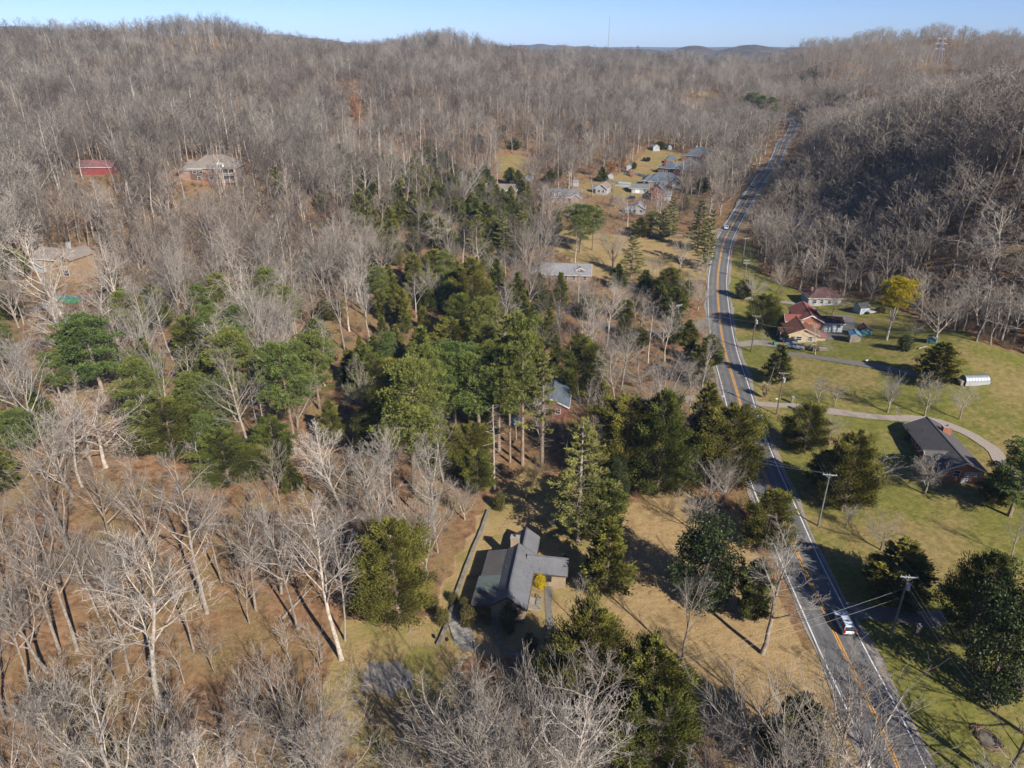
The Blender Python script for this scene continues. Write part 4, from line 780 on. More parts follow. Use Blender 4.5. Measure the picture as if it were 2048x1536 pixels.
# back garden fence, pool, play tower
def fence(name, label, pa, h=1.7, mat=None, board=True, n=3):
    P = [ground(*q) for q in pa]; r = thing(name, label, "fence", P[0]); o = P[0]; mat = mat or M_SIDEW
    for a_, b_ in zip(P[:-1], P[1:]):
        a2 = (a_[0] - o[0], a_[1] - o[1], a_[2] - o[2]); b2 = (b_[0] - o[0], b_[1] - o[1], b_[2] - o[2]); d = np.array([b2[0] - a2[0], b2[1] - a2[1]]); L = np.linalg.norm(d); d /= L; nn = np.array([-d[1], d[0]]) * .03
        mb = MB(); vs = []
        for q in (a2, b2):
            for s in (-1, 1):
                for z in (.1, h): vs.append((q[0] + s * nn[0], q[1] + s * nn[1], q[2] + z))
        mb.add(vs, [(0, 1, 5, 4), (2, 6, 7, 3), (1, 3, 7, 5), (0, 4, 6, 2), (0, 2, 3, 1), (4, 5, 7, 6)]); mb.build("panel", mat, r)
        k = max(1, int(L / 2.4))
        for i in range(k + 1):
            q = (a2[0] + (b2[0] - a2[0]) * i / k, a2[1] + (b2[1] - a2[1]) * i / k, a2[2] + (b2[2] - a2[2]) * i / k); mb = MB(); mb.box(q[0] - .07, q[0] + .07, q[1] - .07, q[1] + .07, q[2] - .4, q[2] + h + .1); mb.build("post", mat, r)
    return r
fence("garden_fence", "grey board fence running behind the play tower", [(1241, 343), (1257, 348), (1276, 352), (1296, 357)])
fence("garden_fence", "pale fence along the covered pool", [(1212, 362), (1236, 367), (1262, 369)], 1.2)
g = ground(1246, 371); mb = MB(); mb.prism([(5 * math.cos(k * .5236) * (1 + .2 * math.cos(k)), 2.6 * math.sin(k * .5236)) for k in range(12)], 'z', -.3, .25); o = mb.build("swimming_pool", M_POOL, None, g); tag(o, "oval pool under a grey blue cover in the back garden", "pool")
r = home("play_tower", "red climbing tower standing in the fenced back garden", "play tower", 1262, 352, 0, keep=3)
for x in (-1, 1):
    for y in (-1, 1): mb = MB(); mb.box(x - .1, x + .1, y - .1, y + .1, -.4, 3.4); mb.build("post", M_REDP, r)
mb = MB(); mb.box(-1.1, 1.1, -1.1, 1.1, 1.5, 1.7); mb.build("platform", M_WOOD, r); gable(r, 0, 0, 2.4, 2.4, 3.4, 1.0, M_REDP, M_REDP, walls=False, over=.1); mb = MB(); mb.add([(-.4, -1.1, 1.6), (.4, -1.1, 1.6), (.4, -3.6, .1), (-.4, -3.6, .1), (-.4, -1.1, 1.5), (.4, -1.1, 1.5), (.4, -3.6, 0), (-.4, -3.6, 0)], [(0, 1, 2, 3), (7, 6, 5, 4), (0, 4, 5, 1), (1, 5, 6, 2), (2, 6, 7, 3), (3, 7, 4, 0)]); mb.build("slide", M_REDP, r)

# ------------------------------------------------------------------ vehicles (nose along +y)
def loft(mb, slices, mi=0):
    n = len(slices[0]); vs = [p for s in slices for p in s]; fs = []
    for i in range(len(slices) - 1):
        for k in range(n): fs.append((i * n + k, i * n + (k + 1) % n, (i + 1) * n + (k + 1) % n, (i + 1) * n + k))
    fs += [tuple(range(n - 1, -1, -1)), tuple(range((len(slices) - 1) * n, len(slices) * n))]; mb.add(vs, fs, mi)
def car(name, label, cat, g, rot, paint, kind="suv", group=None):
    r = thing(name, label, cat, g, rot, group)
    Lh, w, zt = dict(suv=(2.35, .93, 1.72), sedan=(2.3, .9, 1.45), pickup=(2.85, 1.0, 1.85))[kind]
    low = [(-Lh, .42), (-Lh + .08, .30), (Lh - .1, .30), (Lh, .48), (Lh - .03, .78), (Lh - .35, .92), (Lh - 1.15, 1.02), (.3, 1.05), (-Lh + .15, 1.05), (-Lh, .9)]
    if kind == 'pickup': low = [(-Lh, .55), (-Lh + .08, .42), (Lh - .1, .42), (Lh, .6), (Lh - .03, 1.02), (Lh - .3, 1.15), (Lh - 1.2, 1.22), (.3, 1.22), (-Lh + .1, 1.2), (-Lh, 1.1)]
    mb = MB(); loft(mb, [[(x, y * (1 - .02 * abs(i - 1.5)), z if abs(x) < w - .05 else .62 + (z - .62) * .86) for y, z in low] for i, x in enumerate((-w, -w + .12, w - .12, w))]); body = mb.build("body", paint, r)
    zb = 1.04 if kind != 'pickup' else 1.21
    yr, yf, tr_, tf = dict(suv=(-Lh + .10, 1.05, -Lh + .38, .35), sedan=(-Lh + .65, 1.0, -1.05, .25), pickup=(-.55, 1.35, -.42, .75))[kind]
    def sect(z, f): return [(-(w - .06) + f * .2, yr + (tr_ - yr) * f, z), ((w - .06) - f * .2, yr + (tr_ - yr) * f, z), ((w - .06) - f * .2, yf + (tf - yf) * f, z), (-(w - .06) + f * .2, yf + (tf - yf) * f, z)]
    mb = MB(); loft(mb, [sect(zb - .02, 0), sect(zt - .07, .92)]); mb.build("window_band", M_GLASSY, r)
    mb = MB(); loft(mb, [sect(zt - .068, .9), sect(zt, 1.15)]); mb.build("roof_panel", paint, r)
    for sx in (-1, 1):                                # pillars
        mb = MB()
        for y0, y1 in ((yr, tr_), (yf, tf), ((yr + yf) / 2 - .05, (tr_ + tf) / 2)): mb.tube([(sx * (w - .05), y0, zb), (sx * (w - .22), y1, zt - .05)], .045, 4)
        mb.build("pillar", paint, r)
        if kind == 'suv': mb = MB(); mb.tube([(sx * .62, tr_ + .1, zt + .05), (sx * .62, tf - .1, zt + .05)], .03, 5); mb.build("roof_rail", M_CHROME, r)
        mb = MB(); mb.box(sx * w - .1, sx * w + .1, yf - .35, yf - .2, zb + .02, zb + .18); mb.build("mirror", paint, r)
        mb = MB(); mb.box(min(sx * (w - .02), sx * (w - .26)), max(sx * (w - .02), sx * (w - .26)), -Lh - .03, -Lh + .2, zb - .34, zb - .06 + (.3 if kind == 'suv' else 0)); mb.build("tail_light", M_REDL, r)
        mb = MB(); mb.box(min(sx * (w - .08), sx * (w - .42)), max(sx * (w - .08), sx * (w - .42)), Lh - .22, Lh - .0, zb - .36, zb - .2); mb.build("headlight", M_CLEARL, r)
        for y in (-Lh + .85, Lh - .9):
            wr = .36 if kind != 'pickup' else .42
            mb = MB(); mb.tube([(sx * (w - .2), y, wr), (sx * (w + .015), y, wr)], wr, 16); wo = mb.build("wheel", M_RUBBER, r); mb = MB(); mb.tube([(sx * (w + .016), y, wr), (sx * (w + .03), y, wr)], wr * .62, 12); mb.build("rim", M_CHROME, wo)
    mb = MB(); mb.box(-w + .05, w - .05, -Lh - .07, -Lh + .02, .38, .58); mb.box(-w + .05, w - .05, Lh - .05, Lh + .04, .38, .58); mb.build("bumper", M_BLACK if kind != 'pickup' else M_CHROME, r)
    mb = MB(); mb.box(-.26, .26, -Lh - .085, -Lh - .072, .62, .76); mb.build("number_plate", M_SIDEW, r)
    if kind == 'pickup':
        mb = MB(); mb.box(-w + .16, w - .16, -Lh + .12, -.62, 1.215, 1.225); mb.build("load_bed", M_BLACK, r)
        for sx in (-1, 1): mb = MB(); mb.box(sx * (w - .12) - .05, sx * (w - .12) + .05, -Lh + .08, -.58, 1.21, 1.36); mb.build("bed_side", paint, r)
        mb = MB(); mb.box(-w + .14, w - .14, -Lh + .02, -Lh + .1, 1.1, 1.36); mb.build("tailgate", paint, r)
    return r
def road_at(px, py, off=None):
    g = ground(px, py); i = int(np.argmin(((ROAD - np.array(g[:2])) ** 2).sum(1))); i = min(max(i, 1), len(ROAD) - 2); tg = ROAD[i + 1] - ROAD[i - 1]; tg /= np.linalg.norm(tg)
    if off is not None: q = ROAD[i] + ((np.array(g[:2]) - ROAD[i]) @ tg) * tg + off * np.array([tg[1], -tg[0]]); g = (q[0], q[1], hgt(q[0], q[1]))
    return (g[0], g[1], g[2] + .1), math.atan2(-tg[0], tg[1])
g, a_ = road_at(1679, 1252, 1.85); car("suv_car", "white suv driving away on the near road beside the broad bare roadside tree", "car", g, a_, M_CARW)
g, a_ = road_at(1455, 458, -1.75); car("sedan_car", "white car on the road bend where a side drive joins", "car", g, a_ + math.pi, M_CARW, "sedan")
g, a_ = road_at(1494, 396, -1.75); car("sedan_car", "dark car in the tree shade further up the road than the white one", "car", g, a_ + math.pi, M_CARD, "sedan")
g, a_ = road_at(1510, 372, -1.75); car("sedan_car", "pale car far up the road, topmost of the three on the straight", "car", g, a_ + math.pi, M_CARW, "sedan")
g = ground(1588, 697); car("pickup_truck", "silver blue crew cab pickup parked in front of the cream house", "pickup", (g[0], g[1], g[2] + .08), R(62), M_CARS, "pickup")
g = ground(1583, 690); car("sedan_car", "dark car parked on the far side of the silver pickup", "car", (g[0], g[1] + 2.2, g[2] + .08), R(62), M_CARD, "sedan")
g = ground(1262, 398); car("suv_car", "dark suv parked in the shade near the red brick gable house", "car", g, R(80), M_CARD)
g = ground(1262, 380); car("sedan_car", "dark car beside the white garage wall", "car", (g[0] - 3, g[1], g[2]), R(20), M_CARD, "sedan")
g = ground(1340, 375); car("sedan_car", "dark car standing before the white garage door of the slate roofed house", "car", (g[0], g[1] - 2, g[2] + .1), R(10), M_CARD, "sedan")
g = ground(378, 346); car("sedan_car", "blue and white car beside the hillside house on the orange dirt", "car", g, R(80), M_CARS, "sedan")
# green dump trailer-like container in the left wood
r = thing("metal_container", "green metal container lying among bare trees below the tan brick house", "container", ground(136, 604), R(-4))
mb = MB(); mb.prism([(-3, 0), (3, 0), (3.3, 1.5), (-3.3, 1.5)], 'y', -1.1, 1.1); mb.build("body", M_GREEN, r)
for x in (-2.2, -.8, .8, 2.2): mb = MB(); mb.box(x - .08, x + .08, -1.2, -1.105, 0, 1.5); mb.build("rib", M_GREEN, r)
mb = MB(); mb.box(-3.36, 3.36, -1.2, 1.2, 1.505, 1.6); mb.build("rim", M_TEAL, r)

# ------------------------------------------------------------------ utility poles and their wires
POLES = {}
def pole(key, label, px, py, pt, mat=M_POLE, arms=1, trans=False, rot=0.0, lean=0.0, h=None, arm=2.4):
    g = ground(px, py); H = h or tall(px, py, pt, g); r = thing("utility_pole", label, "utility pole", g, rot, "utility poles along the road")
    top = (lean * H, 0, H); mb = MB(); mb.tube([(0, 0, -.8), (lean * H * .5, 0, H * .5), top], [.19, .16, .12], 9); mb.build("pole", mat, r); tips = []
    for k in range(arms):
        z = H - .35 - 1.1 * k; mb = MB(); mb.box(-arm / 2 + lean * z, arm / 2 + lean * z, -.2, -.08, z, z + .13); mb.tube([(lean * z - .7, -.14, z), (lean * z, -.1, z - .6)], .025, 4); mb.tube([(lean * z + .7, -.14, z), (lean * z, -.1, z - .6)], .025, 4); am = mb.build("crossarm", M_WOOD if mat is M_POLE else M_INS, r)
        for x in (-arm / 2 + .12, -.45, arm / 2 - .12):
            mb = MB(); mb.tube([(x + lean * z, -.14, z + .13), (x + lean * z, -.14, z + .22), (x + lean * z, -.14, z + .36)], [.05, .09, .05], 7); mb.build("insulator", M_INS, am)
            if k == 0: tips.append((x + lean * z, -.14, z + .36))
    if trans: mb = MB(); mb.tube([(.32 + lean * H, -.1, H - 2.6), (.32 + lean * H, -.1, H - 1.5)], .26, 10); mb.build("transformer", M_INS, r); mb = MB(); mb.box(-.1 + lean * H, .1 + lean * H, -.3, -.14, H - 1.6, H - 1.2); mb.build("cutout", M_INS, r)
    c, s = math.cos(rot), math.sin(rot); tips.append((lean * H * .8, 0, H * .8))
    POLES[key] = [(g[0] + x * c - y * s, g[1] + x * s + y * c, g[2] + z) for x, y, z in tips]; return r
pole('a', "grey green pole with insulated crossarm beside the road, behind the white suv", 1780, 1276, 1150, M_POLEG, 1, True, R(-8))
pole('b', "pole rising from the roadside cedars with a pale crossarm", 1636, 1052, 933, M_POLEG, 1, False, R(-10), h=11.5)
pole('c', "dark pole with crossarm by the curving gravel drive entrance", 1553, 829, 745, M_POLE, 1, True, R(-8), h=11.2)
pole('d', "dark pole with crossarm and transformer beside the cream house drive", 1502, 702, 630, M_POLE, 1, True, R(-6))
pole('e', "pale pole with double crossarm by the cedar at the upper drive", 1488, 562, 528, M_POLEG, 2, False, R(0), h=8.5)
pole('f', "tall pole at the road bend near the wood edge", 1484, 530, 475, M_POLEG, 1, False, R(4))
pole('g', "distant pole beside the straight stretch where cars drive", 1511, 420, 388, M_POLE, 1, False, R(14))
pole('h', "far pole at the top of the road where it vanishes", 1592, 248, 217, M_POLE, 1, False, R(20))
pole('i', "small pole tip standing among bare trees on the wooded side of the road", 1352, 664, 628, M_POLEG, 1, False, R(30), h=9)
pole('j', "slim greenish pole between the dark cedars at the bottom edge", 1170, 1440, 1375, M_POLEG, 0, False, 0, h=8.5)
r = thing("wooden_post", "short leaning wooden pole standing beside a plume of dry grass", "post", ground(1533, 779), 0); mb = MB(); mb.tube([(0, 0, -.5), (1.0, 0, 6.2)], [.15, .11], 8); mb.build("pole", M_POLE, r)
for z_ in (2.0, 4.0): mb = MB(); mb.box(.33 * z_ / 2 - .14, .33 * z_ / 2 + .3, -.2, -.1, z_, z_ + .1); mb.build("bracket", M_CHROME, r)
nw = 0
def wire(a, b, label, sag=.9, rad=.013):
    a, b = np.array(a), np.array(b); pts = [a + (b - a) * s - np.array([0, 0, sag * 4 * s * (1 - s)]) for s in np.linspace(0, 1, 11)]
    mb = MB(); mb.tube([p - a for p in pts], rad, 4); o = mb.build("power_line", M_WIRE, None, tuple(a)); tag(o, label, "power line", "power lines strung from pole to pole")
pa, pb = np.array(POLES['a'][0]), np.array(POLES['b'][0]); off = (pa - pb) * .9
for k in range(3):
    wire(POLES['a'][k], POLES['b'][k], "power line from the pole behind the white suv to the roadside cedar pole")
    wire(POLES['b'][k], POLES['c'][k], "power line from the roadside cedar pole to the gravel drive pole")
    wire(POLES['c'][k], POLES['d'][k], "power line from the gravel drive pole to the cream house pole")
    wire(POLES['d'][k], POLES['f'][k], "power line from the cream house pole to the road bend pole")
    wire(POLES['f'][k], POLES['g'][k], "power line from the road bend pole to the pole by the straight", 1.4)
    wire(POLES['a'][k], tuple(np.array(POLES['a'][k]) + off), "power line running on past the big magnolia at the field edge", 1.2)
wire(POLES['a'][3], POLES['j'][0], "upper service line crossing the near road above the white suv", .8); wire(tuple(np.array(POLES['a'][3]) - np.array([0, 0, 1.6])), tuple(np.array(POLES['j'][0]) - np.array([0, 0, 1.2])), "lower service line crossing the near road above the white suv", .8)
wire(tuple(np.array(POLES['a'][3]) + np.array([0, 0, .4])), tuple(np.array(POLES['a'][3]) + off), "telephone line hanging lower, past the big magnolia", 1.3)
for k in range(2): q = at_y(1330, 1005 - 20 * k, 118); wire(POLES['b'][k], (35, 122 + 3 * k, 9), "service line from the roadside cedar pole over the road", .8)
wire(POLES['d'][3], POLES['i'][0], "pale service line crossing the road before the cream house", .6); wire(POLES['d'][3], (82.5, 195, hgt(82.5, 195) + 4), "short service line to the cream house roof", .4)

# ------------------------------------------------------------------ small things on the lawns
def stone_pier(px, py, h, label, w=.6):
    r = thing("stone_pier", label, "gate pier", ground(px, py), R(-10)); rg = random.Random(px); mb = MB()
    z = -.3
    while z < h: 
        a = w / 2 * rg.uniform(.9, 1.05); dz = .22; mb.box(-a, a, -a * rg.uniform(.92, 1.05), a, z, z + dz - .012); z += dz
    mb.build("shaft", M_STONEG, r); mb = MB(); mb.box(-w / 2 - .06, w / 2 + .06, -w / 2 - .06, w / 2 + .06, z, z + .12); mb.build("cap", M_CONC, r)
stone_pier(1584, 806, 1.5, "stone gate pier on the upper side of the curving gravel drive"); stone_pier(1594, 821, 1.4, "stone gate pier on the lower side of the curving gravel drive, by the cedar"); stone_pier(1833, 1266, 1.3, "pale stone pier beside the shaded drive under the big magnolia")
def mailbox(px, py, label, col):
    r = thing("mailbox", label, "mailbox", ground(px, py), R(80)); mb = MB(); mb.box(-.05, .05, -.05, .05, -.3, 1.05); mb.build("post", M_WOOD, r)
    mb = MB(); mb.prism([(-.11, 1.05), (.11, 1.05), (.11, 1.2)] + [(.11 * math.cos(a), 1.2 + .1 * math.sin(a)) for a in (.5, 1.05, 1.57, 2.1, 2.65)] + [(-.11, 1.2)], 'y', -.27, .27); bx = mb.build("box", col, r); mb = MB(); mb.box(.112, .13, -.05, .15, 1.2, 1.26); mb.build("flag", M_REDP, bx)
mailbox(1552, 806, "white mailbox on a post where the curving gravel drive leaves the road", M_WHITE); mailbox(1466, 618, "dark mailbox across from the big cedar near the red roofed house", M_BLACK); mailbox(1463, 645, "dark mailbox beside the road at the cream house lawn", M_BLACK); mailbox(1445, 801, "white mailbox on the wooded side of the road by a drive", M_WHITE)
mailbox(1423, 462, "white mailbox at the side drive near the road bend", M_WHITE)
g = ground(1548, 690); r = thing("wheelie_bin", "green wheeled bin beside the cream house drive", "bin", g, .3); mb = MB(); mb.prism([(-.28, .08), (.28, .08), (.34, 1.0), (-.34, 1.0)], 'y', -.32, .32); mb.build("body", M_GREEN, r); mb = MB(); mb.box(-.37, .37, -.36, .38, 1.003, 1.08); mb.build("lid", M_GREEN, r)
for x in (-.26, .26): mb = MB(); mb.tube([(x - .04, .34, .1), (x + .04, .34, .1)], .1, 8); mb.build("wheel", M_RUBBER, r)
g = ground(1975, 1479); r = thing("brush_ring", "round ring of grey brown brush and ash on the grass near the corner", "brush pile", g, .2)
mb = MB(); rg = random.Random(4)
for k in range(150):
    a = rg.uniform(0, 6.28); q = rg.gauss(1.5, .22); dx, dy = rg.uniform(-.5, .5), rg.uniform(-.5, .5); z = rg.uniform(.02, .45) * (1 - abs(q - 1.5)); p = np.array([q * math.cos(a) * .72, q * math.sin(a) * 1.2, max(z, .03)]); t_ = np.array([-math.sin(a) + dx, math.cos(a) + dy, rg.uniform(-.1, .1)]) * .45; mb.tube([p - t_, p + t_], .035, 4)
mb.build("branch_ring", BROWNTWIG, r); mb = MB(); mb.prism([(1.0 * math.cos(k * .4488), 1.6 * math.sin(k * .4488)) for k in range(14)], 'z', -.1, .06); mb.build("ash_bed", M_POLE, r)
# cottage garden: retaining walls, steps, feeders
def wall_run(name, label, pts, h, w, mat):
    P = spline([ground(*q)[:2] for q in pts], 1.2); o = ground(*pts[0]); tg = np.gradient(P, axis=0); tg /= np.linalg.norm(tg, axis=1)[:, None]; nm = np.stack([tg[:, 1], -tg[:, 0]], -1); mb = MB(); sl = []; rg = random.Random(len(pts))
    for p, n_ in zip(P, nm):
        z = hgt(*p); hh = h * rg.uniform(.88, 1.1); sl.append([(p[0] + n_[0] * s * w / 2 - o[0], p[1] + n_[1] * s * w / 2 - o[1], z + zz - o[2]) for s, zz in ((-1, -.3), (1, -.3), (1, hh), (-1, hh))])
    loft(mb, sl); return tag(mb.build(name, mat, None, o), label, "wall")
wall_run("stone_wall", "long low pale stone wall climbing along the cottage's side lawn", [(876, 1292), (890, 1262), (905, 1215), (922, 1165), (945, 1105), (962, 1065), (977, 1022)], .5, .55, M_STONEG)
wall_run("stone_wall", "curved retaining wall below the cottage's front corner", [(988, 1240), (992, 1275), (1010, 1305), (1045, 1318)], .7, .5, M_STONEG); wall_run("stone_wall", "dark stone wall at the end of the cottage's garden path", [(1092, 1282), (1102, 1262), (1110, 1268), (1125, 1285)], .9, .6, M_STONEG)
r = thing("garden_steps", "broad stone steps curving down between the cottage's round shrubs", "steps", ground(922, 1262), R(18))
for k in range(7): mb = MB(); mb.box(-1.5, 1.5, -.45 + k * .62 - 2, .12 + k * .62 - 2, -.5, .06 + k * .07); mb.build("step", M_CONC, r)
def feeder(px, py, h, label, mat):
    r = thing("bird_feeder", label, "bird feeder", ground(px, py), .3); mb = MB(); mb.tube([(0, 0, -.3), (0, 0, h)], .035, 6); mb.build("post", M_WOOD, r); mb = MB(); mb.box(-.16, .16, -.16, .16, h, h + .3); hs = mb.build("feeder_box", mat, r); mb = MB(); mb.prism([(-.26, h + .3), (.26, h + .3), (0, h + .5)], 'y', -.24, .24); mb.build("feeder_roof", mat, hs)
feeder(822, 1298, 3.2, "tall slim pole feeder on the glade, next to the gravel patch", M_WOOD); feeder(895, 1308, 2.6, "dark bird feeder on a post below the garden steps", M_BLACK); feeder(1105, 1056, 1.2, "white bird feeder on the shaded lawn behind the cottage", M_WHITE)
r = thing("log", "pale fallen log on the lawn between the clipped shrub and the dark cedar", "log", ground(1846, 696), .4); mb = MB(); mb.tube([(-1.6, 0, .12), (0, .2, .15), (1.7, -.1, .2)], [.14, .12, .08], 7); mb.tube([(.6, .1, .15), (1.1, .7, .5)], [.06, .02], 5); mb.build("trunk", LIMB, r)
for lx, ly, la, ll in ((262, 1290, .5, "mossless grey fallen trunk between two pale trees of the open wood"), (640, 1300, 1.9, "thin fallen trunk on the leaf litter behind the glade's tallest pale trunk"), (480, 1390, 2.6, "broken fallen limb on the brown floor above the bottom edge fan trees"), (105, 1380, .9, "fallen trunk lying by the bottom corner of the open wood"), (720, 1410, 2.2, "short pale fallen limb beside the gravel patch"), (600, 1200, 1.2, "fallen trunk in the tree shade left of the big round cedar")):
    r = thing("log", ll, "log", ground(lx, ly), la); q_ = random.Random(lx); L_ = q_.uniform(2.2, 4.5); mb = MB(); mb.tube([(-L_, 0, .1), (0, q_.uniform(-.3, .3), .16), (L_, 0, .12)], [.2, .15, .07], 7); 
    for k in range(6): x_ = q_.uniform(-L_ * .2, L_); mb.tube([(x_, 0, .15), (x_ + q_.uniform(.3, .9), q_.uniform(-1.2, 1.2), q_.uniform(.2, .9))], [.06, .02], 4)
    mb.build("trunk", BARK, r)
g = ground(1733, 723); r = thing("yard_sign", "small white board lying on the lawn by the worn drive", "board", g, .4); mb = MB(); mb.box(-.45, .45, -.05, .05, .1, .5); mb.build("panel", M_WHITE, r); mb = MB(); mb.box(-.4, -.34, -.04, .04, -.2, .1); mb.box(.34, .4, -.04, .04, -.2, .1); mb.build("leg", M_WOOD, r)
g = ground(1912, 722); r = thing("swing_frame", "reddish wooden swing frame by the dark cedar on the green lawn", "swing", g, .5); mb = MB()
for x in (-1.4, 1.4): mb.tube([(x, -.9, -.2), (x, 0, 2.4)], .06, 5); mb.tube([(x, .9, -.2), (x, 0, 2.4)], .06, 5)
mb.build("leg_frame", M_REDTIN, r); mb = MB(); mb.tube([(-1.7, 0, 2.45), (1.7, 0, 2.45)], .08, 6); mb.build("beam", M_REDTIN, r); mb = MB(); mb.box(-.5, .5, -.2, .2, .5, .55); mb.tube([(-.45, 0, .55), (-.45, 0, 2.4)], .015, 3); mb.tube([(.45, 0, .55), (.45, 0, 2.4)], .015, 3); mb.build("seat", M_WOOD, r)
g = ground(1638, 700); r = thing("wood_deck", "small weathered deck at the corner of the cream house", "deck", g, R(-7)); mb = MB(); mb.box(-2, 2, -1.2, 1.2, .3, .42); mb.build("floor", M_WOOD, r)
for x in (-1.9, 0, 1.9): mb = MB(); mb.box(x - .06, x + .06, -1.25, -1.13, -.3, 1.3); mb.build("post", M_WOOD, r)
mb = MB(); mb.box(-2, 2, -1.26, -1.2, 1.2, 1.3); mb.box(-2, 2, -1.26, -1.2, .8, .86); mb.build("rail", M_WOOD, r)
g = ground(1746, 627); r = thing("boat_trailer", "white dinghy hull lying beside the pale blue shed", "boat", g, .3); mb = MB(); loft(mb, [[(x, -a, .9), (x, a, .9), (x, a * .55, .35), (x, -a * .55, .35)] for x, a in ((-1.9, .6), (-.6, .75), (.8, .65), (1.7, .25), (2.0, .06))]); mb.build("hull", M_WHITE, r); mb = MB(); mb.box(-1.5, 1.2, -.5, .5, .904, .93); mb.build("cover", M_SIDEW, r)
g = ground(1029, 846); r = thing("tarp_stack", "blue tarp over a heap of firewood under the pines by the blue roofed house", "woodpile", g, .4); mb = MB(); loft(mb, [[(x, -1, 0), (x, 1, 0), (x, .8, 1.0), (x, -.7, 1.1)] for x in (-1.6, 0, 1.6)]); mb.build("tarp", M_BLUET, r); mb = MB(); [mb.tube([(-1.7 + .5 * k, -1.15, .14), (-1.7 + .5 * k, 1.1, .14)], .13, 6) for k in range(7)]; mb.build("logs", M_WOOD, r)
patch("pond", 1592, 453, 9, 7, M_POOL, .08, 9)

# ------------------------------------------------------------------ things on the skyline
def lattice(name, label, cat, X, Y, H, foot, arms=(), rot=0, th=.35):
    z0 = hgt(X, Y); r = thing(name, label, cat, (X, Y, z0), rot); n = 7; mb = MB()
    def wd(z): return foot * (1 - z / H) ** 1.15 + foot * .12
    C = lambda k, z: (wd(z) / 2 * (1 if k in (0, 1) else -1), wd(z) / 2 * (1 if k in (1, 2) else -1), z)
    lv = [H * (1 - (1 - i / n) ** 1.2) for i in range(n + 1)]
    for k in range(4):
        mb.tube([C(k, z) for z in lv], th * .5, 4)
        for z1, z2 in zip(lv[:-1], lv[1:]): mb.tube([C(k, z1), C((k + 1) % 4, z2)], th * .3, 3); mb.tube([C((k + 1) % 4, z1), C(k, z2)], th * .3, 3)
    mb.build("mast", M_STEEL, r)
    for z, a in arms:
        mb = MB(); 
        for s in (-1, 1): mb.tube([(0, 0, z + 1.2), (s * a, 0, z + .3)], th * .5, 4); mb.tube([(0, 0, z - .8), (s * a, 0, z + .3)], th * .5, 4); mb.tube([(s * a, 0, z + .3), (s * a, 0, z - 1.8)], th * .5, 4)
        mb.build("crossarm", M_STEEL, r)
    return r
q = ray(1870, 140); t_ = 800; lattice("transmission_tower", "pale lattice pylon with three crossarms standing above the wooded ridge", "pylon", q[0] * t_, q[1] * t_, 34, 8, ((20, 8), (25.5, 9.5), (30.5, 7)), R(25), .55)
q = ray(1216, 100); t_ = 3400; lattice("radio_mast", "hair thin radio mast rising above the middle of the far ridge", "radio mast", q[0] * t_, q[1] * t_, 170, 3.2, (), 0, .9)
for i_, (px, w_, top) in enumerate([(1363, 26, 95.5), (1369, 30, 94.8), (1378, 36, 94), (1384, 22, 92), (1388, 14, 90.5), (1396, 34, 94), (1403, 26, 95), (1419, 40, 96), (1512, 24, 100)]):
    Y = 6450 + 90 * (i_ % 3); w_ *= .72; q = at_y(px, top, Y); r = thing("office_tower", "tiny hazy tower on the far city skyline, " + ("beyond the blue hill's brow", "widest in the middle cluster", "between its taller neighbours", "second tallest of the cluster", "tallest and thinnest of the cluster", "broad one past the tallest", "low one at the cluster's end", "lone broad one over the hill", "alone in the notch by the wooded ridge")[i_], "tower block", (q[0], Y, 20)); H = q[2] - 20
    mb = MB(); mb.box(-w_ / 2, w_ / 2, -w_ / 2, w_ / 2, -30, H * .9); mb.box(-w_ * .35, w_ * .35, -w_ * .35, w_ * .35, H * .9 + .01, H); mb.build("block", M_TOWER, r); mb = MB(); mb.box(-w_ * .4, w_ * .4, -w_ / 2 - .4, -w_ / 2 - .05, 5, H * .85); mb.build("window_wall", M_GLASSY, r)

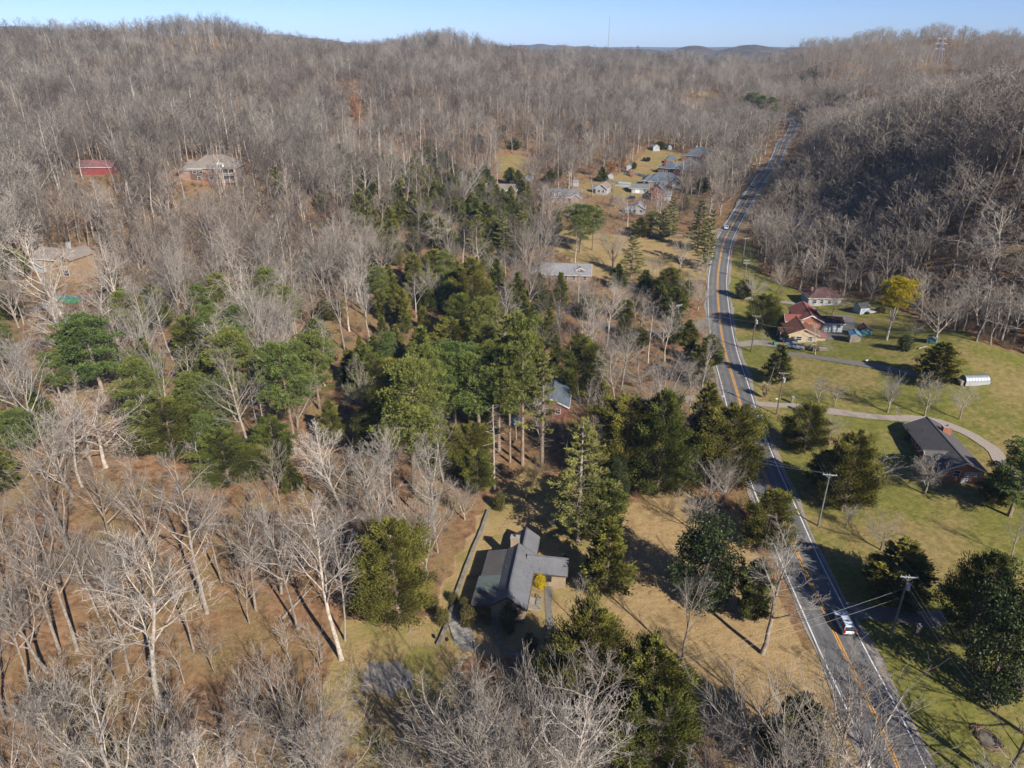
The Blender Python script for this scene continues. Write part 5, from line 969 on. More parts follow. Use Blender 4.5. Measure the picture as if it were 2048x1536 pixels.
# ------------------------------------------------------------------ trees one can tell apart: kind, foot x, foot y, top y (photo pixels), spread factor, variant
HAND = [
 # bare trees of the wood's open edge, bottom left
 ('tall', 120, 1305, 1045, 1.0, 0), ('tall', 155, 1301, 1000, .9, 1), ('pale', 331, 1421, 1045, 1.1, 0), ('fork', 159, 1144, 880, 1.25, 0), ('tall', 415, 1226, 905, 1.0, 2), ('tall', 444, 1165, 950, .8, 3),
 ('tall', 512, 1221, 985, .85, 0), ('sapling', 499, 1247, 1100, 1.1, 0), ('tall', 595, 1257, 1010, .8, 1), ('pale', 683, 1318, 985, 1.05, 1), ('tall', 690, 1281, 1020, .6, 2), ('sapling', 369, 1469, 1320, .8, 1),
 ('fork', 321, 1158, 890, .9, 1), ('sapling', 580, 1320, 1210, 1.0, 2), ('fork', 95, 1345, 1120, 1.2, 2), ('yard', 120, 1465, 1365, 1.3, 0), ('yard', 147, 1475, 1360, 1.2, 1), ('yard', 75, 1470, 1370, 1.0, 2),
 ('fan', 588, 1545, 1355, 1.15, 0), ('fan', 640, 1555, 1370, 1.1, 1), ('gnarl', 455, 1530, 1404, 1.0, 0), ('fan', 330, 1640, 1440, 1.3, 2), ('fan', 40, 1620, 1440, 1.2, 0), ('fan', 180, 1640, 1450, 1.1, 1), ('tall', 20, 1250, 1010, 1.0, 3), ('fork', 10, 1440, 1230, 1.0, 0),
 ('sapling', 235, 1380, 1240, 1.2, 0), ('sapling', 270, 1200, 1060, .9, 1), ('tall', 230, 1130, 890, .9, 2), ('fork', 545, 1130, 935, 1.0, 0), ('fan', 610, 1140, 985, .9, 1), ('sapling', 470, 1115, 970, 1, 2), ('fan', 700, 1120, 960, .9, 2),
 ('fork', 262, 1352, 1110, 1.0, 1), ('tall', 62, 1385, 1140, .9, 2), ('tall', 388, 1302, 1090, .8, 3), ('sapling', 640, 1335, 1230, 1.0, 0), ('fan', 520, 1450, 1335, 1.0, 1), ('sapling', 430, 1345, 1230, 1.0, 2), ('tall', 200, 1240, 1010, .8, 0), ('sapling', 300, 1300, 1180, 1.1, 1), ('fork', 45, 1200, 985, 1.0, 0), ('sapling', 545, 1390, 1290, 1.1, 1), ('sapling', 1625, 622, 565, 1.3, 0), ('yard', 1665, 628, 575, 1.4, 1),
 # left of the middle
 ('pale', 147, 712, 425, 1.15, 0), ('pale', 263, 681, 470, .9, 1), ('fan', 44, 828, 655, 1.25, 0), ('gnarl', 212, 934, 765, 1.25, 0), ('gnarl', 206, 660, 520, .8, 1), ('fork', 360, 655, 490, .8, 2), ('gnarl', 540, 680, 520, 1.1, 1), ('fan', 560, 610, 500, 1., 2), ('fork', 690, 700, 540, .9, 0),
 ('snag', 520, 893, 775, .9, 0), ('snag', 537, 903, 782, .9, 0), ('snag', 989, 978, 810, 1.1, 0), ('sapling', 565, 985, 890, 1.1, 0), ('fan', 640, 930, 850, 1.1, 1), ('fork', 735, 880, 700, .8, 1), ('yard', 660, 985, 900, 1.2, 2), ('fan', 745, 1035, 868, 1.1, 0), ('fan', 860, 1015, 915, 1.0, 1), ('fan', 930, 1040, 955, 1.0, 2), ('sapling', 560, 1010, 890, 1.2, 1),
 ('fan', 860, 620, 520, .9, 1), ('fan', 905, 545, 465, 1.0, 2), ('gnarl', 865, 500, 420, 1.1, 0), ('gnarl', 960, 470, 410, .9, 1), ('fan', 1121, 678, 582, 1.1, 0), ('fan', 1175, 690, 560, 1.1, 1), ('fan', 1223, 724, 655, 1.2, 2), ('fan', 1283, 778, 715, 1.75, 0), ('fan', 1326, 695, 622, 1.3, 1), ('fan', 1370, 770, 690, 1.2, 2),
 ('fan', 1230, 620, 545, 1.1, 0), ('fan', 1270, 640, 570, 1.0, 1), ('fan', 1190, 850, 790, .9, 2), ('fan', 1405, 560, 500, 1., 0), ('fan', 1395, 620, 545, 1.2, 1), ('fan', 1410, 690, 620, 1.1, 2), ('yard', 1330, 770, 720, 1.2, 0), ('yard', 1395, 775, 715, 1.2, 1),
 ('fan', 1225, 540, 440, 1.15, 0), ('fan', 1095, 490, 415, 1.1, 1), ('fan', 1305, 555, 505, 1.2, 2), ('fan', 1360, 540, 462, .9, 0), ('fan', 1440, 430, 345, 1.2, 1), ('fan', 1370, 400, 330, 1.0, 2), ('fan', 1150, 440, 380, 1.2, 0), ('fan', 1245, 440, 385, 1.4, 1), ('fan', 1230, 415, 380, 1.5, 2),
 ('fan', 1108, 604, 532, 1.0, 0), ('tall', 1094, 612, 500, .7, 1), ('sapling', 1160, 606, 545, 1.1, 2), ('fan', 1178, 608, 545, .9, 1), ('yard', 1135, 600, 556, 1.2, 0),
 # bottom middle
 ('fork', 950, 1560, 1330, 1.2, 1), ('fan', 1060, 1560, 1345, .95, 1), ('fan', 1125, 1600, 1370, .9, 2), ('fan', 1000, 1490, 1320, .9, 0), ('fork', 890, 1590, 1370, 1.3, 0), ('fan', 1095, 1475, 1345, .8, 0), ('fork', 1240, 1600, 1400, .7, 1), ('fork', 1310, 1590, 1390, .8, 2), ('yard', 1010, 1600, 1440, 1.3, 1), ('yard', 820, 1610, 1480, 1.2, 2),
 ('fork', 1364, 1322, 1135, .95, 0), ('sapling', 1155, 1246, 1155, 1.0, 1), ('fork', 1524, 1307, 1055, 1.35, 1), ('fan', 1495, 1520, 1320, 1.15, 0), ('fork', 1669, 1560, 1315, .95, 2), ('fan', 1420, 1015, 890, 1.15, 1), ('fan', 1445, 1015, 905, .9, 2), ('yard', 1580, 1545, 1440, 1.1, 0), ('yard', 1960, 1600, 1510, 1, 1), ('fan', 1410, 1600, 1440, 1.1, 2), ('yard', 1385, 1060, 985, 1.2, 0),
 # the open field
 ('yard', 1635, 810, 748, .9, 0), ('yard', 1669, 814, 762, .9, 1), ('yard', 1775, 824, 733, .9, 2), ('yard', 1849, 832, 750, .9, 0), ('yard', 1919, 839, 764, .9, 1), ('sapling', 1792, 849, 815, 1.2, 0), ('sapling', 1727, 840, 812, 1.2, 1), ('fan', 1659, 890, 826, 1.5, 1), ('gnarl', 1630, 709, 645, .9, 0), ('sapling', 1526, 712, 660, 1.2, 2),
 ('yard', 1849, 988, 905, 1.3, 2), ('yard', 1718, 1012, 905, 1.1, 0), ('fork', 2022, 1116, 1020, 1.0, 1), ('yard', 1762, 1100, 1030, 1.4, 1), ('yard', 1693, 1052, 1005, 1.1, 2), ('fan', 1871, 683, 566, 1.5, 2), ('fan', 1500, 606, 545, 1.1, 0), ('yard', 1486, 600, 560, 1.2, 1), ('yard', 1650, 662, 622, 1.1, 2), ('gnarl', 1830, 678, 635, 1.0, 1), ('fork', 1788, 615, 545, .9, 0), ('fan', 1555, 585, 520, 1.2, 1), ('fan', 1660, 590, 535, 1.2, 2), ('fan', 1700, 590, 525, 1.2, 0), ('fan', 1610, 575, 520, 1.1, 1), ('fork', 1585, 575, 505, .8, 2),
 ('fan', 1740, 600, 530, 1.2, 1), ('fan', 1540, 545, 480, 1.1, 2), ('fan', 1575, 505, 395, 1.3, 0), ('fan', 1530, 510, 410, 1.0, 1), ('gnarl', 1725, 500, 430, 1.2, 0), ('gnarl', 1780, 495, 440, 1.1, 1), ('gnarl', 1980, 540, 430, 1.3, 0), ('gnarl', 1870, 415, 355, 1.2, 1),
 # evergreens: bottom and middle
 ('bigcedar', 797, 1243, 1040, 132, 0), ('cedar', 1210, 1186, 1040, 105, 0), ('bigcedar', 1175, 1445, 1222, 125, 1), ('bigcedar', 1288, 1490, 1282, 135, 0), ('bigcedar', 1300, 1600, 1400, 130, 1), ('magnolia', 1405, 1205, 1030, 175, 0), ('cedar', 1500, 1240, 1120, 60, 1), ('bigcedar', 1530, 1090, 982, 95, 0), ('magnolia', 1973, 1390, 1135, 205, 1), ('bigcedar', 1935, 1290, 1108, 110, 0), ('cedar', 1787, 1194, 1083, 135, 0),
 ('cedar', 1575, 1540, 1395, 130, 3), ('whitepine', 1155, 1082, 836, 158, 0), ('bigcedar', 1248, 968, 800, 115, 1), ('bigcedar', 1312, 990, 782, 112, 0), ('cedar', 1400, 935, 770, 80, 3), ('bigcedar', 1452, 975, 815, 105, 1), ('cedar', 1420, 960, 850, 90, 1), ('cedar', 1206, 1080, 965, 80, 2), ('magnolia', 1232, 1010, 905, 60, 0),
 # pines and cedars of the middle belt
 ('pine', 830, 985, 735, 128, 1), ('pine', 870, 900, 700, 90, 2), ('pine', 912, 880, 688, 92, 1), ('pine', 960, 905, 716, 95, 0), ('pine', 998, 900, 682, 80, 0), ('pine', 1045, 930, 640, 85, 0), ('pine', 1020, 925, 700, 60, 0), ('sparsepine', 1083, 936, 702, 92, 0), ('whitepine', 1010, 790, 625, 75, 1), ('pine', 975, 760, 600, 60, 2), ('cedar', 848, 800, 655, 95, 0), ('cedar', 905, 740, 640, 65, 2), ('bigcedar', 762, 825, 718, 80, 1), ('cedar', 735, 800, 690, 50, 1), ('cedar', 700, 770, 700, 45, 0),
 ('bigcedar', 906, 945, 858, 98, 0), ('bigcedar', 945, 960, 850, 75, 1), ('cedar', 955, 985, 905, 60, 2), ('bigcedar', 945, 650, 516, 84, 0), ('cedar', 994, 620, 518, 48, 0), ('cedar', 960, 700, 610, 62, 1), ('cedar', 920, 690, 590, 55, 2), ('cedar', 890, 700, 640, 52, 3), ('cedar', 1035, 640, 545, 42, 0), ('bigcedar', 1160, 798, 676, 72, 1), ('cedar', 1190, 805, 730, 62, 0), ('cedar', 1120, 620, 545, 38, 0), ('cedar', 1235, 575, 528, 36, 3), ('bigcedar', 1335, 600, 535, 62, 0), ('cedar', 1345, 640, 575, 50, 1), ('cedar', 1290, 580, 540, 40, 0),
 ('cedar', 1395, 770, 690, 60, 0), ('cedar', 1415, 735, 670, 45, 1), ('cedar', 1270, 700, 655, 45, 2), ('dshrub', 1430, 720, 685, 40, 0),
 # left pines
 ('pine', 210, 800, 636, 112, 2), ('pine', 306, 912, 722, 85, 1), ('pine', 482, 838, 664, 92, 1), ('pine', 592, 905, 694, 98, 0), ('pine', 410, 895, 752, 72, 1), ('pine', 455, 900, 765, 62, 2), ('cedar', 304, 775, 676, 62, 0), ('cedar', 390, 730, 635, 55, 2), ('cedar', 385, 770, 715, 50, 1), ('bigcedar', 348, 912, 800, 110, 1), ('bigcedar', 458, 965, 858, 100, 0), ('cedar', 668, 895, 802, 44, 1), ('cedar', 95, 868, 775, 62, 0), ('pine', 58, 915, 822, 75, 2), ('pine', 2, 900, 810, 60, 0), ('cedar', 520, 960, 895, 60, 2), ('cedar', 585, 985, 925, 45, 3), ('cedar', 640, 740, 640, 60, 1), ('pine', 640, 820, 670, 75, 2), ('cedar', 420, 820, 720, 45, 0), ('pine', 545, 800, 705, 60, 1), ('cedar', 10, 980, 900, 60, 1), ('cedar', 230, 590, 540, 40, 2), ('cedar', 330, 650, 590, 36, 0), ('cedar', 30, 560, 500, 50, 2), ('cedar', 20, 640, 580, 40, 1),
 # mid-distance cedars, pines
 ('cedar', 804, 350, 318, 22, 0), ('cedar', 822, 362, 325, 24, 1), ('cedar', 845, 385, 332, 30, 2), ('cedar', 862, 372, 330, 22, 0), ('cedar', 893, 378, 345, 30, 2), ('cedar', 868, 405, 362, 32, 1), ('cedar', 890, 412, 368, 34, 0), ('cedar', 942, 392, 348, 26, 3), ('cedar', 958, 410, 358, 28, 1), ('cedar', 720, 440, 388, 38, 2), ('cedar', 560, 400, 335, 26, 1), ('cedar', 612, 365, 312, 14, 1), ('cedar', 592, 372, 338, 14, 0), ('cedar', 655, 470, 440, 22, 2), ('cedar', 648, 425, 378, 22, 1), ('cedar', 830, 450, 400, 42, 0), ('cedar', 850, 470, 425, 44, 2), ('cedar', 828, 505, 455, 36, 0), ('cedar', 880, 500, 435, 40, 1), ('cedar', 955, 460, 395, 36, 0), ('cedar', 972, 470, 405, 38, 1), ('cedar', 975, 420, 385, 32, 2), ('cedar', 1005, 425, 378, 26, 0), ('cedar', 1022, 430, 388, 30, 3), ('cedar', 1040, 425, 392, 26, 1), ('cedar', 1048, 470, 425, 24, 0),
 ('whitepine', 955, 510, 428, 44, 1), ('whitepine', 1008, 500, 424, 44, 0), ('whitepine', 1040, 505, 420, 50, 1), ('pine', 1160, 505, 410, 62, 2), ('pine', 1185, 500, 415, 40, 0), ('cedar', 1113, 470, 418, 22, 1), ('whitepine', 1262, 555, 470, 60, 0), ('whitepine', 1340, 475, 395, 44, 0), ('whitepine', 1325, 480, 415, 40, 1), ('whitepine', 1395, 500, 398, 52, 1), ('whitepine', 1412, 545, 415, 40, 0), ('whitepine', 1370, 420, 385, 30, 1), ('whitepine', 1405, 535, 440, 46, 0), ('pine', 1300, 470, 425, 38, 1), ('cedar', 1280, 475, 435, 40, 3), ('cedar', 1204, 363, 333, 24, 0), ('cedar', 1268, 338, 324, 10, 1), ('cedar', 1288, 322, 314, 9, 0), ('cedar', 1296, 323, 314, 9, 2), ('cedar', 1404, 388, 355, 22, 2), ('cedar', 1100, 365, 340, 22, 1), ('cedar', 1115, 355, 325, 18, 0), ('cedar', 1320, 300, 282, 20, 2),
 ('pine', 1500, 225, 186, 34, 2), ('pine', 1520, 232, 192, 28, 1), ('pine', 1540, 235, 195, 26, 0), ('pine', 1545, 250, 215, 26, 2), ('pine', 1650, 208, 186, 28, 2), ('pine', 1683, 212, 190, 28, 1), ('pine', 1484, 190, 178, 10, 0), ('cedar', 1371, 245, 232, 12, 2), ('cedar', 757, 275, 250, 22, 0), ('cedar', 690, 268, 248, 14, 1), ('cedar', 806, 272, 252, 13, 0), ('cedar', 835, 275, 258, 10, 1), ('cedar', 858, 312, 278, 22, 2), ('cedar', 960, 290, 270, 20, 2), ('cedar', 1030, 300, 275, 20, 1), ('cedar', 1160, 270, 248, 24, 0), ('cedar', 1005, 265, 250, 14, 2), ('cedar', 440, 358, 318, 26, 2), ('cedar', 378, 352, 345, 12, 0), ('cedar', 355, 100, 88, 14, 2), ('cedar', 1620, 150, 135, 18, 1), ('cedar', 1790, 200, 180, 26, 0), ('cedar', 1875, 185, 172, 20, 1),
 ('cedar', 650, 640, 600, 34, 1), ('cedar', 670, 640, 605, 34, 2), ('cedar', 615, 540, 505, 30, 0), ('cedar', 745, 530, 490, 24, 0), ('cedar', 770, 640, 600, 26, 1), ('cedar', 862, 610, 545, 36, 1), ('cedar', 780, 480, 440, 30, 3), ('cedar', 808, 430, 395, 30, 0), ('cedar', 720, 470, 425, 34, 1), ('cedar', 735, 455, 420, 30, 3), ('cedar', 700, 345, 325, 16, 2), ('cedar', 910, 440, 400, 34, 1), ('cedar', 870, 560, 500, 40, 2), ('cedar', 905, 590, 525, 42, 3), ('cedar', 845, 720, 680, 40, 1), ('cedar', 800, 760, 690, 44, 2), ('cedar', 790, 830, 760, 60, 0), ('bigcedar', 760, 910, 800, 80, 0), ('cedar', 1075, 600, 545, 36, 1), ('cedar', 1060, 720, 660, 42, 2), ('cedar', 1180, 640, 590, 34, 1), ('cedar', 1250, 640, 600, 34, 2), ('cedar', 1375, 690, 640, 40, 3),
 ('rustoak', 1222, 350, 318, 26, 0), ('rustoak', 1180, 350, 322, 22, 0), ('rustoak', 708, 235, 190, 20, 0), ('rustoak', 715, 262, 225, 18, 0), ('rustoak', 1245, 335, 310, 20, 0), ('rustoak', 205, 165, 145, 16, 0),
 # field evergreens
 ('cedar', 1485, 598, 560, 32, 2), ('bigcedar', 1522, 658, 591, 56, 1), ('cedar', 1545, 655, 608, 36, 1), ('cedar', 1553, 764, 690, 58, 0), ('cedar', 1871, 764, 686, 80, 3), ('dshrub', 1809, 700, 668, 40, 0), ('bigcedar', 1606, 905, 811, 72, 1), ('cedar', 1585, 890, 850, 40, 2), ('bigcedar', 1683, 1022, 872, 88, 1), ('cedar', 1645, 980, 905, 60, 2), ('pine', 2018, 1032, 898, 110, 2), ('cedar', 1985, 1008, 935, 60, 3), ('pine', 2050, 1000, 905, 80, 2), ('cedar', 2055, 1270, 1180, 60, 1),
 # garden shrubs
 ('dshrub', 1018, 1262, 1204, 46, 0), ('shrub', 936, 1252, 1215, 42, 0), ('shrub', 930, 1225, 1198, 34, 1), ('shrub', 908, 1205, 1185, 26, 1), ('shrub', 885, 1250, 1215, 36, 0), ('shrub', 868, 1225, 1190, 30, 1), ('shrub', 975, 1250, 1228, 24, 0), ('yshrub', 1085, 1151, 1127, 26, 0), ('yshrub', 1081, 1174, 1145, 32, 0), ('plume', 1529, 796, 775, 18, 0), ('shrub', 1620, 700, 690, 18, 1), ('shrub', 1606, 698, 688, 16, 0), ('shrub', 1632, 702, 692, 16, 0), ('shrub', 1570, 735, 728, 12, 1), ('shrub', 1816, 880, 858, 26, 1), ('shrub', 1130, 1118, 1108, 12, 0), ('shrub', 1500, 330, 326, 8, 0), ('shrub', 1760, 625, 612, 26, 1), ('shrub', 845, 1120, 1085, 40, 0), ('shrub', 1000, 1020, 985, 30, 1), ('shrub', 1128, 1000, 950, 40, 0), ('shrub', 1130, 980, 940, 40, 1), ('shrub', 705, 1230, 1195, 34, 0), ('shrub', 1345, 470, 455, 20, 1), ('shrub', 1060, 1300, 1270, 40, 0), ('shrub', 1120, 1330, 1300, 40, 1), ('shrub', 1150, 1310, 1280, 36, 0),
]
R5 = random.Random(11)
for kind, px, py, pt, sp_, va in HAND:
    g = ground(px, py); H = tall(px, py, pt, g)
    if kind in EV:
        dep = project(*g)[2]; Wd = sp_ * dep / FPX
        r = plant(kind, g, max(H, .5), Wd, var=va, rz=R5.uniform(0, 6.28))
    else: r = plant(kind, g, H, sp_, var=va, rz=R5.uniform(0, 6.28))
# the yellow topped pine on its forked trunk
g = ground(1773, 680); H = tall(1773, 680, 560, g); dep = project(*g)[2]
tm, cm = pine("yellowpine", 301, H, 64 * dep / FPX, YELF, clear=.55, limbs=34, clumps=5, tufts=130, bark=LIMB, size=.36)
r = thing("pine_tree", "tall pine with bright yellow crown on a pale forked trunk beside the sheds", "tree", (g[0], g[1], g[2] - .05)); link("trunk", tm, r); link("crown", cm, r)
mb = MB(); mb.tube([(0, 0, H * .22), (.8, .2, H * .4), (1.3, .2, H * .62)], [.22, .17, .08], 6); mb.tube([(0, 0, H * .3), (-.9, -.2, H * .45), (-1.1, 0, H * .68)], [.18, .14, .07], 6); mb.build("limb", LIMB, r)
NAMED_ROOTS = {r.name}

# ------------------------------------------------------------------ the wood: trees scattered over the slopes
rg = np.random.default_rng(77)
def lattice_pts(step, x0, x1, y0, y1):
    X, Y = np.meshgrid(np.arange(x0, x1, step), np.arange(y0, y1, step)); return np.stack([X.ravel(), Y.ravel()], -1) + rg.uniform(-.5, .5, (X.size, 2)) * step * .95
pts = np.concatenate([lattice_pts(5.6, -230, 260, 45, 360), lattice_pts(6.9, -560, 520, 360, 760), lattice_pts(8.4, -950, 900, 760, 1500), lattice_pts(6.9, -420, -230, 150, 360), lattice_pts(6.0, 260, 400, 150, 360), lattice_pts(9.0, 100, 400, 170, 480)])
Z = height(pts[:, 0], pts[:, 1]); dz = Z - CAM_H; dep = pts[:, 1] * cP - dz * sP; up = pts[:, 1] * sP + dz * cP
PX, PY = PW / 2 + FPX * pts[:, 0] / dep, PH / 2 - FPX * up / dep
ok = (PX > -260) & (PX < PW + 260) & (PY < PH + 260) & (dep > 30)
NOTREE = [FIELD, LAWN, [(960, 930), (1200, 1000), (1330, 1010), (1600, 1260), (1800, 1560), (820, 1560), (860, 1240), (900, 1130)], [(690, 1180), (930, 1200), (930, 1560), (700, 1560), (640, 1400), (620, 1290)], BACKYARD, PARK, SLOPEGRASS, DIRT, SCAR, TANCUT, [(1420, 480), (1480, 400), (1580, 250), (1596, 250), (1580, 300), (1500, 420), (1478, 500), (1520, 560)],
          [(360, 400), (380, 330), (500, 330), (505, 372), (480, 385), (430, 372), (400, 390)], [(165, 352), (168, 330), (235, 330), (240, 352), (215, 358)], [(130, 560), (130, 530), (200, 530), (200, 570)], [(1075, 850), (1070, 790), (1140, 780), (1150, 850)], [(1080, 560), (1190, 560), (1185, 590), (1090, 590)], [(1075, 420), (1170, 410), (1170, 385), (1075, 390)], [(1400, 1000), (1440, 780), (1470, 780), (1560, 1000)], [(1090, 640), (1090, 560), (1180, 560), (1180, 600)]]
for p in NOTREE: ok &= ~inside(np.array(p, float), PX, PY)
THIN = [([(-300, 1000), (620, 1000), (700, 1200), (700, 1560), (-300, 1800)], .20), ([(-300, 640), (760, 640), (980, 840), (980, 1000), (620, 1010), (-300, 1010)], .58), ([(760, 500), (1440, 500), (1440, 1000), (980, 1000), (760, 800)], .62)]
keepp = np.ones(len(pts))
for p, k in THIN: keepp[inside(np.array(p, float), PX, PY)] = k
ok &= rg.uniform(0, 1, len(pts)) < keepp
rd = np.full(len(pts), 1e9)
for q in ROAD[::2]: rd = np.minimum(rd, (pts[:, 0] - q[0]) ** 2 + (pts[:, 1] - q[1]) ** 2)
ok &= rd > 8.5 ** 2
for p, w in DRIVES:
    dd = np.full(len(pts), 1e9)
    for q in p: dd = np.minimum(dd, (pts[:, 0] - q[0]) ** 2 + (pts[:, 1] - q[1]) ** 2)
    ok &= dd > (w / 2 + 1.2) ** 2
for x, y, k in HOMES: ok &= (pts[:, 0] - x) ** 2 + (pts[:, 1] - y) ** 2 > k ** 2
hp = np.array([[o.location.x, o.location.y] for o, *_ in ALLTREES])
for x, y in hp: ok &= (pts[:, 0] - x) ** 2 + (pts[:, 1] - y) ** 2 > 2.2 ** 2
pts, Z, dep, PX, PY = pts[ok], Z[ok], dep[ok], PX[ok], PY[ok]
BELT = [([(650, 325), (840, 318), (960, 345), (1060, 385), (1090, 470), (1050, 560), (1110, 640), (1130, 760), (1010, 850), (820, 860), (690, 800), (740, 640), (760, 500), (660, 400)], .42, 'cedar', 5.5, 11), ([(780, 560), (1080, 590), (1120, 760), (1000, 900), (760, 900), (690, 800)], .5, 'cedar', 8, 14), ([(-60, 720), (240, 650), (640, 650), (700, 880), (560, 960), (300, 950), (-60, 940)], .22, 'mixed', 7, 13), ([(1130, 560), (1420, 570), (1420, 760), (1250, 760), (1130, 690)], .2, 'cedar', 5, 10)]
ev_take = np.zeros(len(pts), bool); EVX = []
for poly, p_, kd, h0, h1 in BELT:
    sel = inside(np.array(poly, float), PX, PY) & ~ev_take & (rg.uniform(0, 1, len(pts)) < p_); ev_take |= sel
    for i in np.nonzero(sel)[0]:
        H = float(rg.uniform(h0, h1)); kd2 = kd if kd != 'mixed' else ('pine' if rg.random() < .6 else 'cedar')
        if kd == 'cedar' and h0 >= 8 and rg.random() < .3: kd2 = 'pine'
        if kd2 == 'pine': H *= 1.3
        EVX.append((H / dep[i], kd2, i, H))
EVX.sort(key=lambda q: -q[0]); room = 296 - sum(1 for t_ in ALLTREES if t_[1] == "cedar_tree"); thick = []
for sz_, kd2, i, H in EVX:
    g = (pts[i, 0], pts[i, 1], Z[i])
    if kd2 == 'pine': plant('pine', g, H, H * .40, var=int(rg.integers(0, 4)), rz=float(rg.uniform(0, 6.28)))
    elif room > 0: room -= 1; plant('cedar', g, H, H * float(rg.uniform(.38, .58)), var=int(rg.integers(0, 4)), rz=float(rg.uniform(0, 6.28)))
    else: thick.append((i, H))
TH_P = np.array([pts[i] for i, _ in thick]).reshape(-1, 2); TH_Z = np.array([Z[i] for i, _ in thick]); TH_H = np.array([h for _, h in thick])
pts, Z, dep, PX, PY = pts[~ev_take], Z[~ev_take], dep[~ev_take], PX[~ev_take], PY[~ev_take]
print("belt evergreens", len(EVX))
Hs = rg.uniform(14, 25, len(pts)) * np.where(PX > 1450, .95, 1.0); Hs = np.where(rg.uniform(0, 1, len(pts)) < .22, Hs * .6, Hs)
Hs = np.where(inside(np.array(THIN[0][0], float), PX, PY), Hs * .62, Hs); Hs = np.where(inside(np.array([(1440, 380), (2100, 380), (2100, 740), (1440, 620)], float), PX, PY), Hs * .8, Hs)
SHOW = [(165, 318, 235, 350, .78), (365, 300, 505, 380, .62), (70, 455, 205, 560, .8), (1000, 312, 1075, 352, .85), (1085, 372, 1160, 412, .6), (975, 352, 1030, 392, .6), (1130, 355, 1270, 398, .93), (1180, 290, 1425, 400, .96), (1245, 402, 1300, 436, .55), (1080, 512, 1180, 562, .35), (1075, 745, 1145, 830, .7), (1300, 285, 1350, 306, .95), (1375, 165, 1442, 200, .95), (705, 155, 728, 252, .8), (110, 580, 160, 610, .8), (1085, 430, 1430, 560, .85), (1850, 100, 1890, 135, .9), (1600, 575, 1680, 620, .6), (1430, 262, 1590, 480, .9)]
rej = np.zeros(len(pts), bool); hw = Hs * FPX / dep * .2; tp = PY - Hs * FPX / dep * .95
for x0, y0, x1, y1, p_ in SHOW:
    m_ = (PX + hw > x0) & (PX - hw < x1) & (PY > y1 - 2) & (tp < y1 - .25 * (y1 - y0)); rej |= m_ & (rg.uniform(0, 1, len(pts)) < p_)
for q in ROAD[::2]:
    rx, ry, rdp = project(q[0], q[1], hgt(q[0], q[1]))
    if -50 < rx < 2100 and 250 < ry < 520: rej |= (np.abs(PX - rx) < hw * 1.5 + 6) & (dep < rdp - 2) & (PY > ry) & (tp < ry + 2) & (rg.uniform(0, 1, len(pts)) < .6)
for kind, px, py, pt, sp_, va in HAND:
    if kind in EV and py < 960:
        m_ = (PX + hw > px - sp_ * .35) & (PX - hw < px + sp_ * .35) & (PY > py) & (tp < py - .35 * (py - pt)); rej |= m_ & (rg.uniform(0, 1, len(pts)) < .33)
pts, Z, dep, PX, PY, Hs = pts[~rej], Z[~rej], dep[~rej], PX[~rej], PY[~rej], Hs[~rej]
vis = (PX > 0) & (PX < PW) & (PY - Hs * FPX / dep * .9 < PH) & (PY > 40)
size = np.where(vis, Hs / dep, 0)
n_hand = sum(1 for t_ in ALLTREES if t_[1] == "bare_tree")
order = np.argsort(-size); pick = order[:max(0, 296 - n_hand)]; restm = np.ones(len(pts), bool); restm[pick] = False
firstfar = []
pl = [i for i in pick if PX[i] < 1450]; pr = [i for i in pick if PX[i] >= 1450]; single = pl[-8:] + pr[-4:]; pick = [i for i in pick if i not in set(single)]
for i in pick:
    g = (pts[i, 0], pts[i, 1], Z[i]); small = Hs[i] < 12
    plant(('sapling' if small else ('tall', 'fork', 'tall', 'fan', 'pale' if rg.random() < .5 else 'fork')[int(rg.integers(0, 5))]), g, float(Hs[i]), float(rg.uniform(.85, 1.25)), var=int(rg.integers(0, 9)), rz=float(rg.uniform(0, 6.28)))
for i in single:                                      # the smallest of the single trees are one mesh each
    me = FARP[len(firstfar)]; o = link("bare_tree", me, None, (pts[i, 0], pts[i, 1], Z[i] - .1)); k_ = Hs[i] / 20; o.scale = (k_, k_, k_); firstfar.append(o); tag(o, "", "tree"); q = project(pts[i, 0], pts[i, 1], Z[i] + Hs[i] * .6); ALLTREES.append((o, "bare_tree", q[0], q[1], "", Hs[i]))

